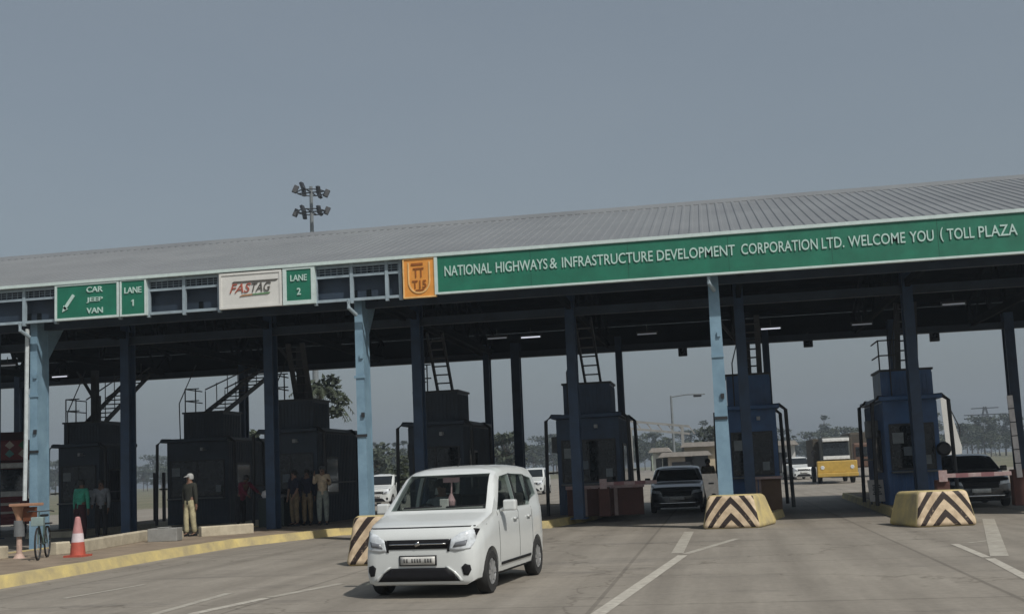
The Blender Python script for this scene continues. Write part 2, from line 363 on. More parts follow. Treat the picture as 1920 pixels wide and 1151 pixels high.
# ------------------------------------------------------------------ signs on the fascia
def sign(name, label, px0, px1, cat='sign', m=M_green, z0=6.03, z1=6.98, y=Yf - .1, border=.06, mf=M_frame, grp=None, ref=530):
    x0, x1 = at(px0, ref, Y=y).x, at(px1, ref, Y=y).x
    t = thing(name, label, cat, ((x0 + x1) / 2, y, z0), 0, grp); w = (x1 - x0) / 2; h = z1 - z0
    MB().box(-w + border, w - border, -.02, .07, border, h - border).build('panel', m, t)
    if border > .01:
        MB().box(-w, w, -.04, .08, 0, border).box(-w, w, -.04, .08, h - border, h).box(-w, -w + border, -.04, .08, border, h - border).box(w - border, w, -.04, .08, border, h - border).build('frame', mf, t)
    return t, w, h
t, w, h = sign('overhead_sign', 'wide green sign reading CAR JEEP VAN with a white slanted arrow', 104, 224, ref=565, z1=7.0)
for wd, za in (('CAR', .70), ('JEEP', .42), ('VAN', .14)): mb = MB(); add_text(mb, wd, .0, .46, za, za + .15, -.03, bold=.012); mb.build('lettering', M_letter, t)
MB().add([], []).beam((-.64, -.035, .30), (-.37, -.035, .66), .02, .09).prism([(-.70, .22), (-.66, .40), (-.54, .30)], lambda u, v, q: (u, q, v), -.045, -.025).build('arrow', M_letter, t)
t, w, h = sign('overhead_sign', 'small green LANE 1 sign beside the wide CAR JEEP VAN sign', 226, 275, ref=560, z1=7.0, border=.045)
mb = MB(); add_text(mb, 'LANE', -.24, .24, .60, .76, -.03, bold=.012); mb.build('lettering', M_letter, t)
MB().prism([(-.01, .26), (.022, .26), (.022, .43), (-.005, .43), (-.05, .39), (-.042, .372), (-.01, .393)], lambda u, v, q: (u, q, v), -.045, -.025).build('lettering', M_letter, t)
t, w, h = sign('overhead_sign', 'white advertising sign with slanted FASTAG lettering in red and dark grey', 412, 529, ref=545, m=M_white, mf=M_white, z1=6.96)
mb = MB(); add_text(mb, 'FAS', -.56, .02, .40, .64, -.03, shear=.35, bold=.0); mb.build('red_lettering', mat('logo_red', (.36, .09, .06), .6), t)
mb = MB(); add_text(mb, 'TAG', .04, .56, .40, .64, -.03, shear=.35, bold=.0); mb.prism([(-.5, .66), (.70, .66), (.76, .70), (-.45, .70)], lambda u, v, q: (u, q, v), -.04, -.022); mb.build('grey_lettering', mat('logo_grey', (.09, .085, .075), .6), t)
MB().prism([(-.30, .30), (.05, .32), (.05, .355), (-.22, .345)], lambda u, v, q: (u, q, v), -.04, -.022).build('orange_swoosh', mat('logo_brown', (.38, .2, .1), .6), t)
MB().prism([(.06, .32), (.5, .33), (.54, .37), (.06, .355)], lambda u, v, q: (u, q, v), -.04, -.022).build('green_swoosh', mat('logo_green', (.12, .25, .12), .6), t)
t, w, h = sign('overhead_sign', 'green LANE 2 sign in a thick white frame beside the white FASTAG sign', 531, 591, ref=535, border=.10, z1=7.03)
mb = MB(); add_text(mb, 'LANE', -.22, .22, .60, .76, -.03, bold=.012); mb.build('lettering', M_letter, t); mb = MB(); add_text(mb, '2', -.05, .05, .24, .42, -.03, bold=.02); mb.build('lettering', M_letter, t)
t, w, h = sign('emblem_sign', 'orange sign with a cream shield outline and brown emblem letters', 756, 817, ref=520, m=M_orange, mf=M_cream, z0=5.98, z1=6.99, border=.035)
mb = MB(); pts = [(-.27, .90), (-.27, .42)] + [(-.27 * math.cos(a), .42 - .30 * math.sin(a)) for a in [R(x) for x in range(15, 180, 15)]] + [(.27, .42), (.27, .90)]
for a, b in zip(pts, pts[1:]): mb.beam((a[0], -.03, a[1]), (b[0], -.03, b[1]), .02, .035)
mb.build('shield_outline', M_cream, t)
mb = MB(); mb.box(-.2, .1, -.035, -.02, .82, .88); add_text(mb, 'TT', -.15, .12, .52, .76, -.025); add_text(mb, 'T15', -.18, .18, .24, .44, -.025); mb.beam((-.1, -.03, .19), (.12, -.03, .20), .015, .03); mb.build('emblem_letters', M_brown, t)
x0 = at(818, 515, Y=Yf - .1).x
BT = thing('banner_sign', 'very long green banner sign reading NATIONAL HIGHWAYS and TOLL PLAZA in white capitals', 'sign', (x0, Yf - .1, 6.03)); W = XR - x0
MB().box(.0, W, -.02, .08, .05, .95).build('panel', M_green, BT)
MB().box(0, W, -.04, .085, 0, .05).box(0, W, -.04, .085, .95, 1.0).box(-.04, .04, -.045, .09, .0, 1.0).build('frame', M_frame, BT)
k = 2.4
while k < W - .5: MB().box(k - .004, k + .004, -.0225, -.0205, .05, .95).build('panel_joint', mat('joint_dark_green', (.006, .06, .04), .7), BT); k += 2.4
for wd, a, b in [('NATIONAL', 834, 922), ('HIGHWAYS', 930, 1027), ('&', 1031, 1045), ('INFRASTRUCTURE', 1054, 1225), ('DEVELOPMENT', 1232, 1379), ('CORPORATION', 1390, 1534), ('LTD.', 1541, 1583), ('WELCOME', 1591, 1698), ('YOU', 1706, 1751), ('(', 1763, 1769), ('TOLL', 1776, 1827), ('PLAZA', 1835, 1908)]:
    ya = 512 - (a - 834) * .071; mb = MB()
    add_text(mb, wd, at(a, ya, Y=Yf - .12).x - x0, at(b, ya, Y=Yf - .12).x - x0, .44 if wd != '(' else .40, .70 if wd != '(' else .74, -.03, bold=.006); mb.build('lettering', M_letter, BT)

# tube lights under the canopy
tl0 = None
for (px, py, lab) in [(995, 632, 'bright tube light under the canopy above the gap between two rear columns'), (932, 634, 'dimmer tube light just left of the bright one under mid canopy'),
                      (1213, 626, 'faint tube light between the two booths right of the white car'), (1445, 616, 'brightest tube light, just right of the front column above the striped block'),
                      (1616, 608, 'faint tube light above the lane with the yellow truck'), (112, 706, 'tube light near the left front column'), (14, 685, 'tube light at the left edge of the photo'), (1788, 570, 'tube light highest and farthest right under the canopy')]:
    z = 5.98; p = at(px, py, z=z)
    if tl0 is None:
        tl0 = thing('tube_light', lab, 'light', p, 0, 'tube lights under the canopy')
        MB().tube([(-.32, 0, 0), (.32, 0, 0)], .022, 8).build('tube', M_tube, tl0)
        MB().box(-.36, .36, -.05, .05, .03, .09).box(-.36, -.33, -.03, .03, -.03, .03).box(.33, .36, -.03, .03, -.03, .03).tube([(0, 0, .09), (0, 0, .30)], .015).build('housing', M_dark, tl0)
    else:
        d_ = dup(tl0, p, 0, lab)
        if px not in (1445, 112): [c for c in d_.children if c.name.startswith('tube')][0].material_slots[0].link = 'OBJECT'; [c for c in d_.children if c.name.startswith('tube')][0].material_slots[0].material = M_tubedim
# lane signal boxes under the rear eave
sg0 = None
for (px, py, lab) in [(1280, 658, 'small dark signal box hanging from the rear eave over the dark car lane'), (1515, 641, 'small dark signal box hanging over the lane with the yellow truck'), (1752, 630, 'small dark signal box beside the ladder of the rightmost booth')]:
    p = at(px, py, Y=44.6)
    if sg0 is None:
        sg0 = thing('lane_signal', lab, 'signal', p, 0, 'signal boxes under the rear eave')
        MB().box(-.17, .17, -.1, .1, -.2, .16).build('casing', M_dark, sg0, bevel=.02); MB().tube([(0, 0, .16), (0, 0, .36)], .03).build('hanger', M_dark, sg0)
        MB().lathe([(.11, -.12), (.12, -.1)], axis='y', n=14).build('lens', M_glass, sg0)
    else: dup(sg0, p, 0, lab)

# ------------------------------------------------------------------ toll booths
def booth(label, px, py, Y, mcab, w=1.75, d=4.0, bw=1.4, stair=(0, 0), strut=False, variant=0, boxtop=4.1, rail=True, bxoff=0.):
    x = at(px, py, Y=Y).x
    t = thing('toll_booth', label, 'booth', (x, Y, .18), 0, 'toll booths under the canopy'); hw = w / 2
    mb = MB().box(-hw, hw, 0, d, 0, 2.9)
    k = -hw + .04
    while k < hw - .03: mb.box(k, k + .03, -.02, 0, 0, .85); k += .11       # ribbed sheet below the window
    k = .05
    while k < d: mb.box(hw, hw + .02, k, k + .03, 0, 2.85); mb.box(-hw - .02, -hw, k, k + .03, 0, 2.85); k += .16
    mb.build('cab', mcab, t)
    MB().box(-hw - .12, hw + .12, -.3, d + .15, 2.9, 3.02).build('cab_roof', mcab, t, bevel=.02)
    f = MB().box(-hw + .12, hw - .12, -.05, -.021, .95, 1.0).box(-hw + .12, hw - .12, -.05, -.021, 2.2, 2.25).box(-hw + .12, -hw + .17, -.05, -.021, 1, 2.2).box(hw - .17, hw - .12, -.05, -.021, 1, 2.2).box(-.02, .02, -.05, -.021, 1, 2.2).build('window', M_dark, t)
    MB().box(-hw + .17, -.02, -.035, -.022, 1, 2.2).box(.02, hw - .17, -.035, -.022, 1, 2.2).build('pane', M_glass, f)
    for s in (-1, 1):
        xx = s * (hw + .022); f = MB().box(min(xx, xx + s * .03), max(xx, xx + s * .03), .6, 1.9, .9, 2.1).build('window', M_dark, t)
        xx = s * (hw + .054); MB().box(min(xx, xx + s * .01), max(xx, xx + s * .01), .67, 1.83, .97, 2.03).build('pane', M_glass, f)
    # roof box
    h2 = bw / 2
    mb = MB().box(bxoff - h2, bxoff + h2, .2, 1.8, 3.02, boxtop - .18); k = bxoff - h2 + .05
    while k < bxoff + h2 - .04: mb.box(k, k + .03, .18, .2, 3.05, boxtop - .25); k += .12
    k = .25
    while k < 1.75: mb.box(bxoff + h2, bxoff + h2 + .02, k, k + .03, 3.05, boxtop - .25); k += .14
    mb.build('roof_box', mcab, t)
    MB().box(bxoff - h2 - .04, bxoff + h2 + .04, .15, 1.85, boxtop - .18, boxtop - .12).build('roof_box_lid', M_dark, t)
    # guard pipes each side
    for s in (-1, 1):
        xo = s * (hw + .30)
        for yy in (-.15, d * .7):
            MB().tube([(s * hw * .8, yy, 2.98), (s * (hw + .12), yy, 3.0), (xo, yy, 2.85), (xo + s * .05, yy, .0)], .055, 8).build('guard_pipe', M_dark, t)
        MB().box(min(xo, xo + s * .02), max(xo, xo + s * .02), .0, d * .65, 1.25, 1.3).build('guard_bar', M_dark, t)
    # stair up to the roof
    zt, z0 = 5.95 - .18, boxtop - .13; dx, dy = stair; mb = MB(); n = 7
    sw = .38 if dy > 2 else .24
    if dy > 2: n = 11
    for s in (-sw, sw): mb.beam((bxoff + .15 + s, .9, z0), (bxoff + .15 + s + dx, .9 + dy, zt), .06, .16)
    for i in range(1, n): u = i / n; mb.box(bxoff + .15 - sw + dx * u, bxoff + .15 + sw + dx * u, .9 + dy * u - .07, .9 + dy * u + .07, z0 + (zt - z0) * u, z0 + (zt - z0) * u + .035)
    mb.build('ladder', M_dark, t)
    if dy > 2:
        mb = MB()
        for s in (-sw, sw):
            mb.tube([(bxoff + .15 + s, .9, z0 + .85), (bxoff + .15 + s + dx, .9 + dy, zt + .3)], .025, 6)
            for i in range(5): u = i / 5; mb.tube([(bxoff + .15 + s + dx * u, .9 + dy * u, z0 + (zt - z0) * u), (bxoff + .15 + s + dx * u, .9 + dy * u, z0 + (zt - z0) * u + .8)], .018, 5)
        mb.build('stair_rail', M_dark, t)
    if rail:
        mb = MB()
        for xx in (bxoff - h2 + .02, bxoff - h2 + .42): mb.tube([(xx, .3, z0), (xx, .3, z0 + .85)], .022, 6)
        for zz in (.42, .85): mb.tube([(bxoff - h2 + .02, .3, z0 + zz), (bxoff - h2 + .55, .3, z0 + zz)], .022, 6); mb.tube([(bxoff - h2 + .02, .3, z0 + zz), (bxoff - h2 + .02, 1.7, z0 + zz)], .022, 6)
        mb.build('handrail', M_dark, t)
    if strut:
        mb = MB(); mb.beam((bxoff - .05, 1.2, z0), (bxoff - .05, 1.2, zt), .22); mb.beam((bxoff - .1, 1.2, z0 + .9), (bxoff - .75, 1.2, zt), .09); mb.beam((bxoff + .1, 1.2, z0), (bxoff + .1, 1.2, z0 + 1), .12); mb.build('support_post', M_dark, t)
    MB().box(-hw - .32, -hw - .022, 1.0, 1.7, 1.9, 2.4).build('air_conditioner', mat('ac_grey', (.16, .17, .18), .6), t, bevel=.02)
    MB().tube([(hw * .3, -.02, 2.6), (hw * .3, -.25, 2.62)], .02, 6).box(hw * .3 - .05, hw * .3 + .05, -.42, -.2, 2.57, 2.68).build('camera', mat('camera_grey', (.34, .36, .38), .5), t, bevel=.01)
    MB().tube([(-hw * .6, .1, 3.02), (-hw * .6, .05, boxtop + .2), (-hw * .6 + .4, .6, 5.7)], .02, 5).build('cable', M_dark, t)
    for sx0, sx1, sz0, sz1 in ((-hw + .2, -hw + .5, 1.7, 2.0), (hw - .45, hw - .25, 1.1, 1.35)): MB().box(sx0, sx1, -.045, -.036, sz0, sz1).build('sticker', mat('sticker_pale', (.20, .23, .25), .6), t)
    MB().box(-hw + .1, hw - .1, -.28, -.052, .88, .93).build('counter', mat('counter_grey', (.13, .14, .15), .5), t, bevel=.01)
    if variant:   # light things stuck on or beside the cab
        MB().box(-.25, -.02, -.08, -.052, 1.35, 1.6).build('notice', mat('grey_notice', (.10, .13, .16), .6), t)
    return t
B = []
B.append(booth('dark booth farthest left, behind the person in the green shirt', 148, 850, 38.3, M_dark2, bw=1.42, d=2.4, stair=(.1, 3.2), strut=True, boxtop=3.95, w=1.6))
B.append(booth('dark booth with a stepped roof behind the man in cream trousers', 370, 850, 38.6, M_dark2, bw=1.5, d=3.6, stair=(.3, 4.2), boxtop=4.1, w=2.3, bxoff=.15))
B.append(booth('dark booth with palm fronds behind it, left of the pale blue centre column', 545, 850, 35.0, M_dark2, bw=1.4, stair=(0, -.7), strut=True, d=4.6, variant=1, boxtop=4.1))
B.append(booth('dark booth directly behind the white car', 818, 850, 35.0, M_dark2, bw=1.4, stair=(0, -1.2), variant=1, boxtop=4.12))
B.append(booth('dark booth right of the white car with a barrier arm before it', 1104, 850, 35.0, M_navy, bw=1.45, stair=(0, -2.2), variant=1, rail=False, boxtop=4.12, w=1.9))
B.append(booth('blue booth behind the front column and its striped block', 1408, 800, 35.0, M_cabblue, w=1.45, bw=1.25, stair=(0, -.4), strut=True, variant=1, rail=False, boxtop=4.12))
B.append(booth('blue booth farthest right, with a ladder to the canopy roof', 1708, 800, 33.8, M_cabblue, w=1.45, bw=1.4, stair=(.1, 0), variant=1, boxtop=3.92))
# round mirror on the pipe of the right booth
mp = at(1770, 841, Y=33.4); t = thing('traffic_mirror', 'round dark mirror on the guard pipe of the right booth', 'mirror', mp)
MB().lathe([(.01, -.05), (.14, -.045), (.19, 0), (.2, .03), (.1, .05)], axis='y', n=20).build('mirror_disc', M_dark, t, smooth=True); MB().tube([(0, .05, 0), (-.15, .25, 0)], .02).build('bracket', M_dark, t)

# ------------------------------------------------------------------ striped crash blocks
def chevron_mat():
    m = bpy.data.materials.new('chevron_paint'); m.use_nodes = True; nt = m.node_tree; n = nt.nodes; l = nt.links; b = n['Principled BSDF']; b.inputs['Roughness'].default_value = .7
    tc = n.new('ShaderNodeTexCoord'); sp = n.new('ShaderNodeSeparateXYZ'); l.new(tc.outputs['Object'], sp.inputs[0])
    def mth(op, a, b_=None):
        x = n.new('ShaderNodeMath'); x.operation = op
        for i, v in enumerate((a, b_)):
            if v is None: continue
            if isinstance(v, (int, float)): x.inputs[i].default_value = v
            else: l.new(v, x.inputs[i])
        return x.outputs[0]
    ax = mth('ABSOLUTE', sp.outputs['X']); q = mth('ADD', mth('MULTIPLY', ax, .95), mth('MULTIPLY', mth('MULTIPLY', ax, ax), .55))
    v = mth('FRACT', mth('DIVIDE', mth('ADD', mth('ADD', sp.outputs['Z'], q), .005), .38))
    fac = mth('GREATER_THAN', v, .56)
    no = n.new('ShaderNodeTexNoise'); no.inputs['Scale'].default_value = 7; no.inputs['Detail'].default_value = 5; l.new(tc.outputs['Object'], no.inputs['Vector'])
    rp = n.new('ShaderNodeValToRGB'); rp.color_ramp.elements[0].position = .3; rp.color_ramp.elements[1].position = .7; rp.color_ramp.elements[0].color = (.40, .30, .20, 1); rp.color_ramp.elements[1].color = (.66, .53, .37, 1); l.new(no.outputs['Fac'], rp.inputs['Fac'])
    n3 = n.new('ShaderNodeTexNoise'); n3.inputs['Scale'].default_value = 11; n3.inputs['Detail'].default_value = 7; n3.inputs['Roughness'].default_value = .75; l.new(tc.outputs['Object'], n3.inputs['Vector'])
    fac = mth('MULTIPLY', fac, mth('MINIMUM', mth('MULTIPLY', mth('MAXIMUM', mth('SUBTRACT', .72, n3.outputs['Fac']), 0.), 8.), 1.))
    mx = n.new('ShaderNodeMixRGB'); l.new(fac, mx.inputs['Fac']); l.new(rp.outputs['Color'], mx.inputs['Color1']); mx.inputs['Color2'].default_value = (.020, .010, .008, 1); l.new(mx.outputs['Color'], b.inputs['Base Color'])
    return m
M_chev = chevron_mat()
def block(label, px, py, rz=0, w=1.35, h=.84, d=1.5, dx=0, back=1.25):
    p = g(px, py); t = thing('crash_block', label, 'crash barrier', (p.x, p.y, 0), rz, 'striped crash blocks')
    wb, wt = w / 2, w / 2 * .80; hb = wb * back
    vs = [(-wb, 0, 0), (wb, 0, 0), (hb + dx, d, 0), (-hb + dx, d, 0), (-wt, .12, h), (wt, .12, h), (hb * .66 + dx, d, h * .95), (-hb * .66 + dx, d, h * .95)]
    me = bpy.data.meshes.new('concrete_body'); me.from_pydata(vs, [], [(3, 2, 1, 0), (4, 5, 6, 7), (0, 1, 5, 4), (1, 2, 6, 5), (2, 3, 7, 6), (3, 0, 4, 7)])
    me.materials.append(M_yellow); me.materials.append(M_chev); me.polygons[2].material_index = 1
    o = bpy.data.objects.new('concrete_body', me); COL.objects.link(o); o.parent = t; b = o.modifiers.new('b', 'BEVEL'); b.width = .10; b.segments = 4; b.limit_method = 'ANGLE'; b.angle_limit = R(30)
    for pp in me.polygons: pp.use_smooth = True
    me.set_sharp_from_angle(angle=R(50))
    return t
block('striped block with brown chevrons partly hidden behind the white car', 712, 1060, 0, w=1.3, h=.90, d=1.4, back=1.0)
block('striped block at the foot of the front column, right of the dark grey car', 1372, 991, R(-6), w=1.38, h=.80, d=1.7, dx=.12)
block('striped block farthest right, in front of the rightmost blue booth', 1777, 987, R(9), w=1.35, h=.78, d=1.6, dx=-.12, back=1.0)

# ------------------------------------------------------------------ vehicles
def interp(tab, x):
    tab = sorted(tab)
    if x <= tab[0][0]: return tab[0][1:]
    for a, b in zip(tab, tab[1:]):
        if x <= b[0]:
            u = (x - a[0]) / (b[0] - a[0]); return tuple(p + (q - p) * u for p, q in zip(a[1:], b[1:]))
    return tab[-1][1:]
HATCH = [(1.80, .22, .55, .74, .58), (1.785, .19, .58, .80, .67), (1.73, .17, .64, .86, .735), (1.62, .2, .72, .92, .775), (1.45, .2, .82, .965, .80), (1.2, .2, .9, 1.02, .81), (1.02, .2, .96, 1.06, .81), (.86, .2, .985, 1.19, .81),
         (.62, .2, .99, 1.41, .81), (.42, .2, 1.0, 1.56, .81), (.25, .2, 1.0, 1.625, .81), (0, .2, 1.01, 1.655, .81), (-.5, .2, 1.02, 1.67, .81), (-1.1, .2, 1.04, 1.665, .81), (-1.5, .2, 1.05, 1.64, .80), (-1.64, .2, 1.05, 1.56, .79), (-1.74, .22, 1.03, 1.2, .77), (-1.83, .3, .95, 1.05, .70)]
SEDAN = [(2.18, .32, .52, .68, .60), (2.13, .26, .58, .75, .73), (2.0, .22, .66, .82, .82), (1.6, .2, .80, .91, .87), (1.1, .2, .88, .98, .875), (.95, .2, .9, 1.02, .875), (.6, .2, .92, 1.25, .875), (.3, .2, .93, 1.41, .875), (0, .2, .94, 1.47, .875), (-.4, .2, .95, 1.48, .875),
         (-.9, .2, .96, 1.43, .87), (-1.3, .2, .96, 1.24, .87), (-1.6, .2, .97, 1.08, .86), (-2.0, .22, .94, 1.03, .83), (-2.18, .32, .8, .92, .70)]
def body_mesh(prof, n=56, inset=0., xr=None, tum=.20):
    xs = [p[0] for p in prof]; xa, xb = (min(xs), max(xs)) if xr is None else xr
    # dense stations, more where the profile has knots
    st = sorted(set([round(xa + (xb - xa) * i / n, 3) for i in range(n + 1)] + [x for x in xs if xa <= x <= xb]))
    rings = []
    for x in st:
        zb, zl, zt, w = interp(prof, x); w -= inset; zt -= inset; zb += inset; zl -= 0
        gh = max(0, zt - zl); wr = w * .975 - gh * tum
        hp = [(0, zb), (w * .5, zb), (w * .86, zb), (w * .96, zb + .04), (w * .99, zb + .14), (w, zb + (zl - zb) * .5), (w * .995, zb + (zl - zb) * .75), (w * .985, zl - .02), (w * .965, zl + min(.02, gh * .2)),
              (w * .965 * .6 + wr * .4, zl + gh * .42), (wr + .01, zl + gh * .80), (wr - .03, zl + gh * .93), (wr - .10, zt - gh * .015), (wr * .6, zt + min(.018, gh * .05)), (wr * .3, zt + min(.024, gh * .07)), (0, zt + min(.026, gh * .08))]
        ring = [(x, y, z) for y, z in hp] + [(x, -y, z) for y, z in hp[-2:0:-1]]
        rings.append(ring)
    N = len(rings[0]); vs = [v for r in rings for v in r]; fs = []
    for i in range(len(rings) - 1):
        for k in range(N): fs.append((i * N + k, i * N + (k + 1) % N, (i + 1) * N + (k + 1) % N, (i + 1) * N + k))
    fs.append(tuple(range(N))[::-1]); fs.append(tuple((len(rings) - 1) * N + k for k in range(N)))
    me = bpy.data.meshes.new('body'); me.from_pydata(vs, [], fs)
    bm = bmesh.new(); bm.from_mesh(me); bmesh.ops.recalc_face_normals(bm, faces=bm.faces); bm.to_mesh(me); bm.free()
    return me
def boolean(me, cutters):
    o = bpy.data.objects.new('tmp', me); COL.objects.link(o); tmp = [o]
    for c in cutters:
        co = bpy.data.objects.new('cut', c); COL.objects.link(co); tmp.append(co)
        md = o.modifiers.new('x', 'BOOLEAN'); md.operation = 'DIFFERENCE'; md.solver = 'EXACT'; md.object = co
    dg = bpy.context.evaluated_depsgraph_get(); dg.update()
    res = bpy.data.meshes.new_from_object(o.evaluated_get(dg))
    for x in tmp: bpy.data.objects.remove(x)
    return res
def mesh_of(mb):
    me = bpy.data.meshes.new('c'); me.from_pydata(mb.v, [], mb.f)
    bm = bmesh.new(); bm.from_mesh(me); bmesh.ops.recalc_face_normals(bm, faces=bm.faces); bm.to_mesh(me); bm.free(); return me
def decal(bvh, poly, axis, offs, name, m, parent, step=.07, thick=.012):
    bm = bmesh.new(); vs = [bm.verts.new((u, v, 0)) for u, v in poly]; bm.faces.new(vs)
    us = [p[0] for p in poly]; ws = [p[1] for p in poly]
    for k, (lo, hi, nrm) in enumerate(((min(us), max(us), (1, 0, 0)), (min(ws), max(ws), (0, 1, 0)))):
        c = lo + step
        while c < hi - .01:
            gm = bm.verts[:] + bm.edges[:] + bm.faces[:]
            bmesh.ops.bisect_plane(bm, geom=gm, plane_co=(c, 0, 0) if k == 0 else (0, c, 0), plane_no=nrm); c += step
    bad = []
    for v in bm.verts:
        u, w = v.co.x, v.co.y
        if axis == 'x+': o, d = Vector((5, u, w)), Vector((-1, 0, 0))
        elif axis == 'x-': o, d = Vector((-5, u, w)), Vector((1, 0, 0))
        elif axis == 'y+': o, d = Vector((u, 5, w)), Vector((0, -1, 0))
        else: o, d = Vector((u, -5, w)), Vector((0, 1, 0))
        hit, nr, i, ds = bvh.ray_cast(o, d)
        if hit is None: bad.append(v); continue
        if nr.dot(d) > 0: nr = -nr
        v.co = hit + nr * offs
    bmesh.ops.delete(bm, geom=bad, context='VERTS')
    bmesh.ops.recalc_face_normals(bm, faces=bm.faces)
    me = bpy.data.meshes.new(name); bm.to_mesh(me); bm.free()
    o = link(name, me, m, parent, smooth=True); sd = o.modifiers.new('s', 'SOLIDIFY'); sd.thickness = thick; sd.offset = 0
    return o
def wheel(parent, x, y, r, side, w=.17):
    t = MB().lathe([(r * .62, -w / 2), (r * .93, -w / 2), (r, -w / 2 + .03), (r, w / 2 - .03), (r * .93, w / 2), (r * .62, w / 2), (r * .60, w / 2 - .02), (r * .6, -w / 2 + .02), (r * .62, -w / 2)], axis='y', n=32).build('tyre', M_tyre, None, smooth=True)
    wh = MB().lathe([(r * .08, side * .02), (r * .60, side * .03), (r * .62, side * (w / 2 - .015)), (r * .57, side * (w / 2 - .005)), (r * .54, side * .045)], axis='y', n=24)
    for k in range(8):
        a = k * math.pi / 4; wh.beam((0, side * (w / 2 - .03), 0), (math.cos(a) * r * .58, side * (w / 2 - .02), math.sin(a) * r * .58), .035, .05)
    o = bpy.data.objects.new('wheel', None); COL.objects.link(o); o.parent = parent; o.location = (x, y, r)
    t.parent = o; rm = wh.build('rim', M_rim, o); rm.parent = o
    return o
def glass_mat():
    m = bpy.data.materials.new('car_glass'); m.use_nodes = True; nt = m.node_tree; n = nt.nodes; l = nt.links
    b = n['Principled BSDF']; b.inputs['Base Color'].default_value = (.01, .012, .013, 1); b.inputs['Roughness'].default_value = .04
    tr = n.new('ShaderNodeBsdfTransparent'); tr.inputs['Color'].default_value = (.86, .90, .89, 1); mx = n.new('ShaderNodeMixShader'); mx.inputs['Fac'].default_value = .86
    fr = n.new('ShaderNodeTexCoord')
    l.new(b.outputs[0], mx.inputs[1]); l.new(tr.outputs[0], mx.inputs[2]); l.new(mx.outputs[0], n['Material Output'].inputs['Surface']); return m
M_cglass = glass_mat()
